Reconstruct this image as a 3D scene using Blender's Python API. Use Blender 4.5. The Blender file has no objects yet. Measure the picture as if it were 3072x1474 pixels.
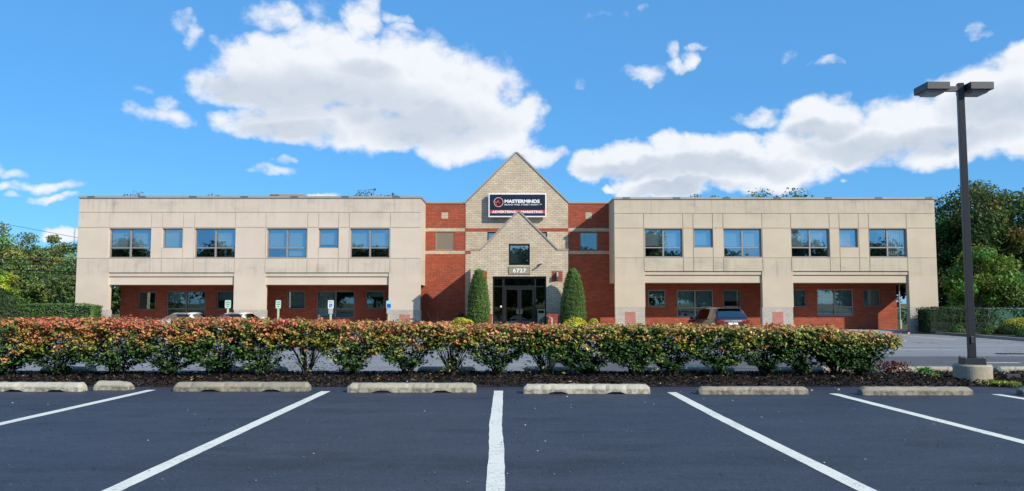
import bpy, bmesh, math, random
import numpy as np
from mathutils import Vector, Matrix
R = math.radians
random.seed(7)
rng = np.random.default_rng(7)
sc = bpy.context.scene
col = sc.collection

# ------------------------------------------------------------------ camera
FN = 2313.6; CX = 1536.0; CY = 737.0; CAMZ = 1.6; TH = R(4.247)
ct, st = math.cos(TH), math.sin(TH)
cam_d = bpy.data.cameras.new('camera'); cam = bpy.data.objects.new('camera', cam_d); col.objects.link(cam)
cam_d.sensor_width = 36; cam_d.lens = FN / 3072 * 36; cam_d.clip_start = .1; cam_d.clip_end = 3000
cam.location = (0, 0, CAMZ); cam.rotation_euler = (R(90) + TH, 0, 0)
sc.camera = cam

def W(px, py, Y):
    """photo pixel -> world point on the plane at depth Y"""
    u = px - CX; v = py - CY
    k = Y / (FN * ct + v * st)
    return Vector((u * k, Y, CAMZ + (FN * st - v * ct) * k))
def WX(px, py, Y): return W(px, py, Y).x
def WZ(px, py, Y): return W(px, py, Y).z
def G(px, py, z=0.0):
    u = px - CX; v = py - CY
    dx, dy, dz = u, FN * ct + v * st, FN * st - v * ct
    t = (z - CAMZ) / dz
    return (dx * t, dy * t)

# ------------------------------------------------------------------ light
SUN = Vector((1.09, -1.0, .857)).normalized()
sl = bpy.data.lights.new('sun', 'SUN'); sl.energy = 4.6; sl.angle = R(.53); sl.color = (1.0, .93, .82)
so = bpy.data.objects.new('sun', sl); col.objects.link(so); so.rotation_euler = SUN.to_track_quat('Z', 'Y').to_euler()
so.location = (20, -20, 30)
sc.view_settings.view_transform = 'Standard'; sc.view_settings.look = 'None'
sc.view_settings.gamma = 1; sc.view_settings.exposure = 0.12

# ------------------------------------------------------------------ node helper
class NT:
    def __init__(s, tree): s.t = tree; s.n = tree.nodes; s.l = tree.links
    def a(s, typ, ins=None, **kw):
        n = s.n.new(typ)
        for k, v in kw.items(): setattr(n, k, v)
        if ins:
            for k, v in ins.items():
                inp = n.inputs[k]
                if isinstance(v, bpy.types.NodeSocket): s.l.new(v, inp)
                else: inp.default_value = v
        return n
    def m(s, op, *args, clamp=False):
        n = s.a('ShaderNodeMath', operation=op); n.use_clamp = clamp
        for i, v in enumerate(args):
            if isinstance(v, bpy.types.NodeSocket): s.l.new(v, n.inputs[i])
            else: n.inputs[i].default_value = v
        return n.outputs[0]
    def vm(s, op, *args):
        n = s.a('ShaderNodeVectorMath', operation=op)
        for i, v in enumerate(args):
            if isinstance(v, bpy.types.NodeSocket): s.l.new(v, n.inputs[i])
            else: n.inputs[i].default_value = v
        return n
    def mix(s, f, a, b, typ='MIX'):
        n = s.n.new('ShaderNodeMix'); n.data_type = 'RGBA'; n.blend_type = typ
        for i, v in ((0, f), (6, a), (7, b)):
            if isinstance(v, bpy.types.NodeSocket): s.l.new(v, n.inputs[i])
            else: n.inputs[i].default_value = v if i == 0 or len(v) == 4 else (*v, 1)
        return n.outputs[2]
    def ramp(s, f, pts, interp='LINEAR'):
        n = s.n.new('ShaderNodeValToRGB'); s.l.new(f, n.inputs[0]); cr = n.color_ramp; cr.interpolation = interp
        while len(cr.elements) < len(pts): cr.elements.new(.5)
        for e, (p, c) in zip(cr.elements, pts):
            e.position = p; e.color = (c, c, c, 1) if not hasattr(c, '__len__') else (*c[:3], 1)
        return n.outputs[0]
    def noise(s, vec, scale, detail=4, rough=.55, **kw):
        return s.a('ShaderNodeTexNoise', {'Vector': vec, 'Scale': scale, 'Detail': detail, 'Roughness': rough}, **kw).outputs[0]
    def sm(s, x, a, b):
        n = s.a('ShaderNodeMapRange', interpolation_type='SMOOTHSTEP')
        s.l.new(x, n.inputs[0]); n.inputs[1].default_value = a; n.inputs[2].default_value = b
        return n.outputs[0]

# ------------------------------------------------------------------ sky
world = bpy.data.worlds.new('World'); sc.world = world; world.use_nodes = True
def build_world():
    T = NT(world.node_tree); T.n.clear()
    sky = T.a('ShaderNodeTexSky', sky_type='NISHITA', sun_disc=False, sun_elevation=math.asin(SUN.z),
              sun_rotation=math.atan2(SUN.x, SUN.y), altitude=0, air_density=1.0, dust_density=.15, ozone_density=2.0)
    gen = T.a('ShaderNodeTexCoord').outputs['Generated']
    sep = T.a('ShaderNodeSeparateXYZ', {0: gen})
    x, y, z = sep.outputs
    az = T.m('ARCTAN2', x, y); el = T.m('ARCSINE', z)
    hs = T.a('ShaderNodeHueSaturation', {'Hue': .497, 'Saturation': 1.22, 'Value': 1.0, 'Color': sky.outputs[0]}).outputs[0]
    hs = T.mix(1.0, hs, (.50, .96, 1.34), 'MULTIPLY')
    hs = T.mix(.62, hs, (1.05, 3.1, 6.1))
    bg = T.a('ShaderNodeBackground', {'Color': hs, 'Strength': .125})
    p = T.a('ShaderNodeCombineXYZ', {0: az, 1: el, 2: 0.0}).outputs[0]
    nz = T.a('ShaderNodeTexNoise', {'Vector': p, 'Scale': 13.0, 'Detail': 6.0, 'Roughness': .55}).outputs['Color']
    off = T.vm('MULTIPLY', T.vm('SUBTRACT', nz, (.5, .5, .5)).outputs[0], (.085, .055, 0)).outputs[0]
    pd = T.vm('ADD', p, off).outputs[0]
    n1 = T.noise(T.vm('MULTIPLY', p, (1, 1.35, 1)).outputs[0], 24, 9, .58)
    blobs = []   # centre and radii in photo pixels (sky directions), weight
    def A(zs, ox, oy, lst):
        for (cx, cy, rx, ry, w) in lst: blobs.append((ox + cx / zs, oy + cy / zs, rx / zs, ry / zs, w))
    A(1.515, 0, 0, [(1230, 300, 270, 150, 1), (1500, 290, 380, 180, 1), (1850, 340, 320, 180, 1), (2060, 460, 330, 200, 1),
        (2240, 590, 210, 150, 1), (1400, 400, 420, 130, 1), (1120, 390, 280, 90, .8), (1330, 560, 300, 90, .9), (1780, 570, 420, 110, 1),
        (2120, 670, 230, 80, .9), (1640, 110, 100, 110, .7), (1250, 75, 130, 60, .45), (1440, 75, 70, 40, .35),
        (900, 360, 90, 70, .5), (1780, 80, 60, 30, .35), (1830, 135, 60, 28, .25), (2400, 530, 70, 90, .6), (1020, 540, 80, 50, .45),
        (835, 95, 55, 50, .34), (870, 130, 45, 60, .3), (740, 510, 140, 50, .45), (720, 455, 60, 45, .35), (80, 805, 95, 32, .45), (190, 872, 160, 38, .55), (20, 862, 70, 28, .5),
        (1240, 772, 80, 24, .4), (1300, 722, 45, 26, .4), (1460, 890, 110, 22, .6), (2450, 695, 140, 44, .6), (970, 165, 25, 20, .2),
        (640, 395, 50, 22, .22)])
    A(1.75, 1600, 0, [(340, 850, 150, 90, .9), (480, 830, 190, 100, 1), (700, 800, 170, 105, 1), (700, 950, 270, 110, 1), (950, 830, 320, 130, 1),
        (1150, 900, 420, 110, 1), (1340, 760, 200, 110, .9), (1500, 660, 230, 120, .9), (1450, 590, 130, 80, .8), (1700, 750, 320, 130, 1),
        (1900, 650, 280, 150, 1), (2120, 650, 330, 170, 1), (2330, 500, 270, 190, 1), (2560, 380, 230, 170, 1), (2560, 620, 330, 220, 1),
        (2200, 790, 330, 100, .9), (2600, 760, 230, 110, 1), (1200, 620, 150, 40, .45), (1580, 560, 45, 60, .4),
        (715, 262, 42, 52, .42), (880, 250, 75, 24, .44), (745, 322, 80, 30, .40), (825, 308, 75, 40, .52), (570, 360, 90, 40, .36), (540, 400, 30, 40, .28), (235, 415, 42, 28, .14),
        (1525, 358, 62, 30, .4), (2325, 160, 40, 55, .2), (2375, 175, 40, 20, .16), (590, 35, 30, 20, .12), (60, 800, 120, 40, .5), (400, 980, 45, 16, .45),
        (1650, 920, 26, 16, .4), (500, 70, 120, 20, .06), (1340, 305, 30, 16, .06)])
    A(2.81, 0, 560, [(470, 165, 220, 50, .5), (500, 430, 190, 75, .9), (120, 110, 80, 30, .3)])
    A(1, 0, 0, [(-150, 500, 160, 60, .8), (3300, 300, 260, 200, 1), (-500, 250, 300, 120, .9), (1100, -350, 420, 160, 1), (2500, -300, 300, 120, .9)])
    field = None
    for (px, py, rx, ry, w) in blobs:
        d = W(px, py, 100) - Vector((0, 0, CAMZ)); d.normalize()
        a0 = math.atan2(d.x, d.y); e0 = math.asin(d.z)
        d2 = W(px + 1, py, 100) - Vector((0, 0, CAMZ)); d2.normalize()
        s = abs(math.atan2(d2.x, d2.y) - a0)
        q = T.vm('SUBTRACT', pd, (a0, e0, 0)).outputs[0]
        q = T.vm('MULTIPLY', q, (1 / (rx * s * 1.08), 1 / (ry * s * 1.08), 0)).outputs[0]
        r = T.vm('DOT_PRODUCT', q, q).outputs['Value']
        v = T.m('MULTIPLY_ADD', r, -w, w)
        field = v if field is None else T.m('MAXIMUM', field, v)
    # loose clouds in the rest of the sky (seen in window reflections)
    nb = T.m('MULTIPLY_ADD', T.noise(gen, 3.2, 6, .55), 3.0, -1.62)
    back = T.sm(y, .25, -.1)
    nb = T.m('SUBTRACT', T.m('MULTIPLY', T.m('ADD', nb, 3.0), back), 3.0)
    field = T.m('MAXIMUM', field, nb)
    ff = T.m('ADD', field, T.m('MULTIPLY', T.m('SUBTRACT', n1, .5), 1.55))
    mask = T.sm(ff, -.10, .62)
    # cloud shading: bright billows, soft blue grey in the thick low parts
    n2 = T.noise(p, 5.0, 3, .45); n3 = T.noise(T.vm('MULTIPLY', T.vm('ADD', p, (.008, .011, 0)).outputs[0], (1, 1.35, 1)).outputs[0], 24, 6, .5)
    core = T.sm(field, .10, .60)
    sf = None
    for (zs, ox, cx, cy, rx, ry) in ((1.515, 0, 1480, 440, 520, 130), (1.515, 0, 1150, 400, 250, 70), (1.515, 0, 1950, 560, 330, 100), (1.515, 0, 1300, 590, 260, 50), (1.515, 0, 1650, 330, 160, 60),
            (1.75, 1600, 1750, 770, 360, 70), (1.75, 1600, 2200, 720, 330, 80), (1.75, 1600, 2450, 560, 260, 130), (1.75, 1600, 1000, 880, 380, 60), (1.75, 1600, 500, 880, 230, 45), (1.75, 1600, 1500, 700, 160, 50), (1.75, 1600, 800, 990, 320, 40)):
        px, py = ox + cx / zs, cy / zs
        d = (W(px, py, 100) - Vector((0, 0, CAMZ))).normalized(); d2 = (W(px + 1, py, 100) - Vector((0, 0, CAMZ))).normalized()
        a0 = math.atan2(d.x, d.y); e0 = math.asin(d.z); s = abs(math.atan2(d2.x, d2.y) - a0)
        q = T.vm('MULTIPLY', T.vm('SUBTRACT', pd, (a0, e0, 0)).outputs[0], (zs / (rx * s * 1.3), zs / (ry * s * 1.3), 0)).outputs[0]
        v = T.m('SUBTRACT', 1.0, T.vm('DOT_PRODUCT', q, q).outputs['Value'])
        sf = v if sf is None else T.m('MAXIMUM', sf, v)
    sf = T.sm(T.m('ADD', sf, T.m('MULTIPLY_ADD', n2, 1.2, -.6)), -.15, .9)
    g = T.m('MULTIPLY', core, T.m('MULTIPLY_ADD', sf, 1.0, T.m('MULTIPLY', T.sm(n2, .45, .65), .15)))
    bump = T.m('MULTIPLY', T.m('SUBTRACT', n3, n1), .75)
    shade = T.m('ADD', T.m('MULTIPLY', g, .75), T.m('MAXIMUM', bump, 0.0), clamp=True)
    cc = T.mix(shade, (.93, .95, .99), (.56, .63, .73))
    cb = T.a('ShaderNodeBackground', {'Color': cc, 'Strength': .93})
    mx = T.a('ShaderNodeMixShader', {0: T.m('MULTIPLY', mask, .96), 1: bg.outputs[0], 2: cb.outputs[0]})
    out = T.a('ShaderNodeOutputWorld'); T.l.new(mx.outputs[0], out.inputs[0])
build_world()

# ------------------------------------------------------------------ materials
M = {}
def mat(name, color=None, rough=.7, metal=0.0, spec=.5, build=None, coat=0.0):
    m = bpy.data.materials.new(name); m.use_nodes = True; T = NT(m.node_tree)
    b = T.n['Principled BSDF']
    b.inputs['Roughness'].default_value = rough; b.inputs['Metallic'].default_value = metal
    b.inputs['Specular IOR Level'].default_value = spec; b.inputs['Coat Weight'].default_value = coat
    if color: b.inputs['Base Color'].default_value = (*color, 1)
    if build: build(T, b)
    M[name] = m; return m
def setc(T, b, c): T.l.new(c, b.inputs['Base Color'])
def bump(T, b, h, s=.3, d=.02):
    n = T.a('ShaderNodeBump', {'Strength': s, 'Distance': d, 'Height': h}); T.l.new(n.outputs[0], b.inputs['Normal'])
def pos(T): return T.a('ShaderNodeNewGeometry').outputs['Position']
def opos(T): return T.a('ShaderNodeTexCoord').outputs['Object']
def vary(base, amt=.12, scale=3.0, bscale=120, bs=.15):
    def f(T, b):
        p = opos(T)
        n = T.noise(p, scale, 5); n2 = T.noise(p, scale * 14, 3)
        v = T.m('ADD', T.m('MULTIPLY_ADD', n, 2 * amt, 1 - amt), T.m('MULTIPLY_ADD', n2, amt, -amt / 2))
        c = T.vm('SCALE', base); T.l.new(v, c.inputs['Scale']); setc(T, b, c.outputs[0])
        bump(T, b, T.noise(p, bscale, 2), bs, .01)
    return f

def stucco(T, b, k=1.0, w=1.0):
    p = pos(T)
    s = T.a('ShaderNodeSeparateXYZ', {0: p})
    st1 = T.vm('MULTIPLY', p, (2.6, 2.6, .28)).outputs[0]
    st2 = T.vm('MULTIPLY', p, (7, 7, .5)).outputs[0]
    n = T.noise(T.vm('MULTIPLY', p, (.5, .5, .8)).outputs[0], 1, 5)
    streak = T.sm(T.noise(st1, 1, 7, .65), .50, .78); fine = T.sm(T.noise(st2, 1, 5, .6), .5, .72)
    topm = T.sm(s.outputs[2], 5.9, 7.9); lowm = T.m('MULTIPLY', T.sm(s.outputs[2], 3.0, 3.5), T.sm(s.outputs[2], 4.35, 4.15))
    blotch = T.sm(T.noise(T.vm('MULTIPLY', p, (.7, .7, 1.3)).outputs[0], 1.0, 6, .7), .5, .75)
    a = T.m('ADD', T.m('MULTIPLY', topm, .75), T.m('MULTIPLY', lowm, .6))
    a = T.m('ADD', T.m('MULTIPLY', a, 1.25), .08)
    d = T.m('MULTIPLY', T.m('ADD', T.m('ADD', T.m('MULTIPLY', streak, .6), .12), T.m('ADD', T.m('MULTIPLY', fine, .22), T.m('MULTIPLY', blotch, .4))), a, clamp=True)
    base = T.mix(T.sm(n, .3, .7), (.655 * k, .55 * k, .435 * k * w), (.60 * k, .50 * k, .395 * k * w))
    c = T.mix(T.m('MULTIPLY', d, .95), base, (.25, .235, .21))
    # dark weathered drips
    dr = T.m('MULTIPLY', T.sm(T.noise(T.vm('MULTIPLY', p, (5, 5, .8)).outputs[0], 1, 6, .7), .66, .80), T.m('ADD', T.m('MULTIPLY', topm, .55), T.m('MULTIPLY', lowm, .4)))
    c = T.mix(dr, c, (.14, .13, .12))
    setc(T, b, c); bump(T, b, T.noise(p, 90, 3), .25, .01)
mat('stucco', rough=.9, spec=.25, build=stucco)
mat('stucco_right', rough=.9, spec=.25, build=lambda T, b: stucco(T, b, .90, .93))  # right wing: same stucco, slightly darker and yellower

def brick(c1, c2, mortar, bw, bh, ms, vari=.15, msm=.3):
    def f(T, b):
        p = pos(T); s = T.a('ShaderNodeSeparateXYZ', {0: p})
        v = T.a('ShaderNodeCombineXYZ', {0: T.m('ADD', s.outputs[0], s.outputs[1]), 1: s.outputs[2], 2: 0.0}).outputs[0]
        br = T.a('ShaderNodeTexBrick', {'Vector': v, 'Color1': (*c1, 1), 'Color2': (*c2, 1), 'Mortar': (*mortar, 1), 'Scale': 1.0,
                 'Mortar Size': ms, 'Mortar Smooth': msm, 'Bias': 0.0, 'Brick Width': bw, 'Row Height': bh})
        n = T.noise(T.vm('MULTIPLY', p, (1.2, 1.2, .8)).outputs[0], 1, 5); n_ = T.noise(T.vm('MULTIPLY', p, (3.2, 3.2, 8.5)).outputs[0], 1, 2)
        k = T.m('ADD', T.m('MULTIPLY_ADD', n, vari * 2.6, 1 - vari * 1.3), T.m('MULTIPLY_ADD', n_, vari * 2.4, -vari * 1.2))
        c = T.vm('SCALE', br.outputs[0]); T.l.new(k, c.inputs['Scale']); setc(T, b, c.outputs[0])
        bump(T, b, T.m('SUBTRACT', 1.0, br.outputs[1]), .5, .012)
    return f
mat('cream_brick', rough=.85, spec=.3, build=brick((.585, .485, .345), (.49, .40, .28), (.24, .19, .14), .31, .117, .009, .2))
mat('grey_brick', rough=.85, spec=.3, build=brick((.50, .45, .38), (.44, .40, .34), (.27, .24, .21), .34, .117, .008))
mat('red_brick', rough=.8, spec=.3, build=brick((.39, .092, .046), (.29, .066, .034), (.15, .055, .035), .34, .117, .010))
mat('pink_brick', rough=.8, spec=.3, build=brick((.47, .19, .15), (.42, .165, .13), (.30, .2, .17), .34, .117, .008))
mat('coping', rough=.6, metal=.1, build=vary((.33, .305, .265), .1, .8))
mat('coping_joint', (.12, .115, .11), .6)
mat('win_frame', rough=.5, metal=.1, build=vary((.30, .26, .225), .06, 2))
mat('win_frame_grey', rough=.5, metal=.1, build=vary((.19, .17, .165), .06, 2))
mat('black_frame', rough=.35, metal=.3, build=vary((.018, .017, .017), .1, 2))
mat('soffit_board', rough=.9, build=vary((.30, .27, .23), .08, 1))
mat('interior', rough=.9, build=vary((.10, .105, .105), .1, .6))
mat('blind', rough=.8, build=vary((.74, .75, .70), .05, 1))
mat('blind_grey', rough=.8, build=vary((.72, .78, .76), .08, 1))
mat('board', rough=.8, build=vary((.21, .165, .115), .05, 1))
mat('roofing', rough=.9, build=vary((.22, .21, .2), .1, .5))
def glass(name, tint, refl, rtint=(1, 1, 1), wob=.006):
    m = bpy.data.materials.new(name); m.use_nodes = True; T = NT(m.node_tree); T.n.clear()
    p = pos(T)
    bn = T.a('ShaderNodeBump', {'Strength': .12, 'Distance': wob, 'Height': T.noise(p, 1.3, 2)}).outputs[0]
    g = T.a('ShaderNodeBsdfGlossy', {'Color': (*rtint, 1), 'Roughness': .015, 'Normal': bn})
    t = T.a('ShaderNodeBsdfTransparent', {'Color': (*tint, 1)})
    lw = T.a('ShaderNodeLayerWeight', {'Blend': .25}).outputs['Fresnel']
    f = T.m('ADD', refl, T.m('MULTIPLY', lw, .4), clamp=True)
    mx = T.a('ShaderNodeMixShader', {0: f, 1: t.outputs[0], 2: g.outputs[0]})
    o = T.a('ShaderNodeOutputMaterial'); T.l.new(mx.outputs[0], o.inputs[0]); M[name] = m
glass('glass', (.86, .92, .92), .27, (.62, .82, 1.0))
glass('glass_low', (.70, .78, .78), .17, (.8, .95, 1.0))
glass('glass_entry', (.50, .55, .5), .14)
glass('car_glass', (.05, .055, .06), .22)

def asphalt_new(T, b):
    p = pos(T)
    agg = T.a('ShaderNodeTexVoronoi', {'Vector': p, 'Scale': 85.0}).outputs[0]
    n = T.noise(T.vm('MULTIPLY', p, (.25, 1.1, 1)).outputs[0], 1, 6); n2 = T.noise(p, 30, 4, .7)
    base = T.mix(T.sm(n, .3, .7), (.033, .0385, .053), (.045, .051, .068))
    gr = T.vm('SCALE', base); T.l.new(T.m('ADD', T.m('ADD', T.m('MULTIPLY_ADD', T.noise(p, 34, 5, .9), 2.4, -.95), T.m('MULTIPLY_ADD', T.noise(p, 13, 4, .95), 2.0, -.25)), T.m('MULTIPLY_ADD', T.noise(T.vm('MULTIPLY', p, (.6, 1.6, 1)).outputs[0], 3, 6, .7), .9, -.45)), gr.inputs['Scale']); base = gr.outputs[0]
    worn = T.m('MULTIPLY', T.sm(T.noise(T.vm('MULTIPLY', p, (.5, 1.6, 1)).outputs[0], 1, 7, .65), .52, .66),
               T.sm(T.noise(p, 60, 3, .8), .40, .55))
    base = T.mix(T.m('MULTIPLY', worn, .75), base, (.014, .013, .013))
    sy = T.a('ShaderNodeSeparateXYZ', {0: p})
    wob = T.m('MULTIPLY_ADD', T.noise(T.vm('MULTIPLY', p, (.45, .2, 1)).outputs[0], 1, 4), 1.6, -.8)
    yy = T.m('ABSOLUTE', T.m('SUBTRACT', T.m('ADD', sy.outputs[1], wob), 7.75))
    band = T.m('MULTIPLY', T.sm(yy, .55, .1), T.m('MULTIPLY', T.sm(T.noise(p, 38, 4, .85), .44, .56), T.sm(T.noise(T.vm('MULTIPLY', p, (.7, 1.5, 1)).outputs[0], 1.3, 4), .35, .6)))
    base = T.mix(T.m('MULTIPLY', band, .8), base, (.016, .015, .015))
    rust = T.m('MULTIPLY', T.sm(T.noise(T.vm('MULTIPLY', p, (.8, 2.2, 1)).outputs[0], 1.2, 6, .7), .62, .72), T.sm(n2, .52, .66))
    base = T.mix(T.m('MULTIPLY', rust, .7), base, (.12, .065, .035))
    cell = T.a('ShaderNodeTexVoronoi', {'Vector': p, 'Scale': 85.0}).outputs['Color']
    cs = T.a('ShaderNodeSeparateColor', {0: cell}).outputs[0]
    spk = T.m('MULTIPLY', T.m('GREATER_THAN', cs, .985), T.m('LESS_THAN', agg, .30))
    base = T.mix(T.m('MULTIPLY', spk, .5), base, (.42, .41, .40))
    fl = T.a('ShaderNodeTexVoronoi', {'Vector': p, 'Scale': 9.0})
    fs = T.a('ShaderNodeSeparateColor', {0: fl.outputs['Color']}).outputs[0]
    big = T.m('MULTIPLY', T.m('GREATER_THAN', fs, .93), T.m('LESS_THAN', fl.outputs[0], .07))
    base = T.mix(big, base, (.34, .32, .29))
    setc(T, b, base); bump(T, b, T.m('ADD', agg, T.m('MULTIPLY', n2, .8)), .55, .006)
mat('asphalt_new', rough=.62, spec=.42, build=asphalt_new)
def asphalt_old(c1, c2):
    def f(T, b):
        p = pos(T)
        n = T.noise(T.vm('MULTIPLY', p, (.12, .6, 1)).outputs[0], 1, 7, .6); n2 = T.noise(p, 45, 4, .7)
        base = T.mix(T.sm(n, .3, .7), c1, c2)
        cr = T.a('ShaderNodeTexVoronoi', {'Vector': T.vm('ADD', p, T.vm('SCALE', T.a('ShaderNodeTexNoise', {'Vector': p, 'Scale': 1.5}).outputs['Color']).outputs[0]).outputs[0], 'Scale': .35}, feature='DISTANCE_TO_EDGE').outputs[0]
        crack = T.m('MULTIPLY', T.m('LESS_THAN', cr, .012), T.m('GREATER_THAN', T.noise(p, .4, 2), .48))
        base = T.mix(T.m('MULTIPLY', crack, .65), base, (.03, .03, .03))
        base = T.mix(T.m('MULTIPLY', T.sm(n2, .45, .7), .35), base, tuple(min(1, v * 1.5) for v in c2))
        setc(T, b, base); bump(T, b, n2, .4, .006)
    return f
mat('asphalt_old', rough=.85, spec=.35, build=asphalt_old((.205, .203, .20), (.275, .27, .265)))
mat('asphalt_dark', rough=.85, spec=.35, build=asphalt_old((.095, .09, .09), (.14, .132, .13)))
def paint(T, b):
    p = pos(T)
    cr = T.a('ShaderNodeTexVoronoi', {'Vector': T.vm('ADD', T.vm('MULTIPLY', p, (1, .55, 1)).outputs[0], T.vm('SCALE', T.a('ShaderNodeTexNoise', {'Vector': p, 'Scale': 9.0, 'Detail': 4.0}).outputs['Color']).outputs[0]).outputs[0], 'Scale': 2.2}, feature='DISTANCE_TO_EDGE').outputs[0]
    crack = T.m('MULTIPLY', T.m('LESS_THAN', cr, .018), T.m('GREATER_THAN', T.noise(p, .9, 3), .50))
    n = T.noise(p, 18, 5, .7)
    c = T.mix(T.sm(n, .35, .75), (.86, .82, .69), (.74, .70, .59))
    c = T.mix(T.m('MULTIPLY', T.sm(T.noise(p, 60, 4, .8), .66, .74), .5), c, (.3, .3, .3))
    c = T.mix(T.m('MULTIPLY', crack, .6), c, (.16, .15, .14))
    setc(T, b, c); bump(T, b, n, .3, .004)
mat('line_paint', rough=.6, build=paint)
def conc(c1, c2, dirt):
    def f(T, b):
        p = opos(T)
        n = T.noise(p, 3, 7, .65); n2 = T.noise(p, 55, 4, .75)
        c = T.mix(T.sm(n, .3, .7), c1, c2)
        c = T.mix(T.m('MULTIPLY', T.sm(n2, .52, .68), .6), c, dirt)
        s = T.a('ShaderNodeSeparateXYZ', {0: p})
        low = T.m('MULTIPLY', T.sm(s.outputs[2], .105, .05), T.sm(T.noise(p, 9, 5, .7), .40, .62))
        c = T.mix(T.m('MULTIPLY', low, .75), c, tuple(v * .45 for v in dirt))
        setc(T, b, c); bump(T, b, T.m('ADD', n2, T.noise(p, 16, 4)), .7, .012)
    return f
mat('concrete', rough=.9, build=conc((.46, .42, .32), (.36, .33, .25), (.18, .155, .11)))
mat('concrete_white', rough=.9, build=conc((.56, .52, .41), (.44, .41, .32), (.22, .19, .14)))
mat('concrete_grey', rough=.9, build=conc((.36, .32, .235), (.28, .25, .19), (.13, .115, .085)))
mat('sidewalk', rough=.9, build=vary((.48, .44, .37), .1, .7))
mat('kerb', rough=.9, build=vary((.30, .28, .24), .15, 1.5))
mat('pole_base', rough=.85, build=conc((.46, .40, .28), (.33, .29, .21), (.14, .125, .09)))
mat('bark_mulch', rough=.95, build=vary((.020, .015, .012), .4, 9, 60, .9))
def attrmat(name, transl=.3, rough=.55, spec=.3, k=1.0):
    m = bpy.data.materials.new(name); m.use_nodes = True; T = NT(m.node_tree)
    b = T.n['Principled BSDF']; o = T.n['Material Output']
    a = T.a('ShaderNodeAttribute', attribute_name='Col').outputs[0]
    c = T.vm('SCALE', a); c.inputs['Scale'].default_value = k
    T.l.new(c.outputs[0], b.inputs['Base Color']); b.inputs['Roughness'].default_value = rough
    b.inputs['Specular IOR Level'].default_value = spec
    if transl > 0:
        t = T.a('ShaderNodeBsdfTranslucent', {'Color': c.outputs[0]})
        mx = T.a('ShaderNodeMixShader', {0: transl, 1: b.outputs[0], 2: t.outputs[0]}); T.l.new(mx.outputs[0], o.inputs[0])
    M[name] = m
attrmat('leaf', .3); attrmat('hedge_leaf', .13, .5, .3); attrmat('chips', 0, .9, .2)
def grass(T, b):
    p = pos(T); n = T.noise(p, .35, 6); n2 = T.noise(p, 14, 4, .7)
    c = T.mix(T.sm(n, .3, .7), (.085, .10, .028), (.15, .135, .05)); c = T.mix(T.m('MULTIPLY', T.sm(n2, .4, .7), .5), c, (.05, .07, .02))
    setc(T, b, c); bump(T, b, n2, .8, .05)
mat('grass', rough=.95, spec=.2, build=grass)
mat('bark', rough=.95, build=vary((.09, .07, .055), .3, 4, 30, .8))
mat('stem', rough=.9, build=vary((.045, .035, .028), .3, 9, 60, .5))
mat('pole_paint', rough=.42, metal=.1, build=vary((.026, .028, .032), .08, 2))
mat('lens', (.28, .29, .30), .25)
mat('white_enamel', rough=.35, build=vary((.80, .80, .80), .03, 2))
mat('sign_navy', (.008, .012, .024), .35)
mat('sign_red', (.55, .055, .06), .4)
mat('sign_pink', (.75, .38, .36), .4)
mat('letter_white', (.85, .85, .85), .4)
mat('plaque', rough=.5, build=vary((.30, .265, .17), .05, 3))
mat('plaque_trim', (.16, .13, .08), .5)
mat('sign_green', (.03, .22, .12), .5); mat('sign_pale', (.50, .64, .52), .5); mat('sign_blue', (.02, .10, .42), .5); mat('sign_glare', (.33, .62, .66), .4)  # the teal sign face has sun glare put into its colour
mat('post_green', rough=.6, build=vary((.46, .52, .33), .1, 4))
mat('plate_grey', rough=.6, build=vary((.42, .42, .38), .1, 4))
mat('car_white', rough=.25, build=vary((.78, .78, .76), .02, 1), coat=.6)
mat('car_brown', rough=.22, metal=.3, build=vary((.016, .018, .021), .03, 1), coat=1.0)
mat('tyre', (.015, .015, .015), .85); mat('rim', (.4, .4, .42), .3, .9); mat('trim_black', (.01, .01, .01), .4)
mat('tail_red', (.20, .006, .006), .2, coat=.5); mat('chrome', (.75, .76, .78), .12, 1.0)
mat('roof_glass', (.17, .165, .16), .22, coat=.8)
mat('galv', (.4, .41, .41), .45, .7)
mat('fence_mesh', rough=.8, build=vary((.028, .10, .065), .2, 3))
mat('wire', (.012, .012, .013), .7)
mat('bin_green', rough=.5, build=vary((.035, .06, .055), .1, 3))
mat('iron', rough=.7, build=vary((.03, .028, .027), .2, 5))

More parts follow.
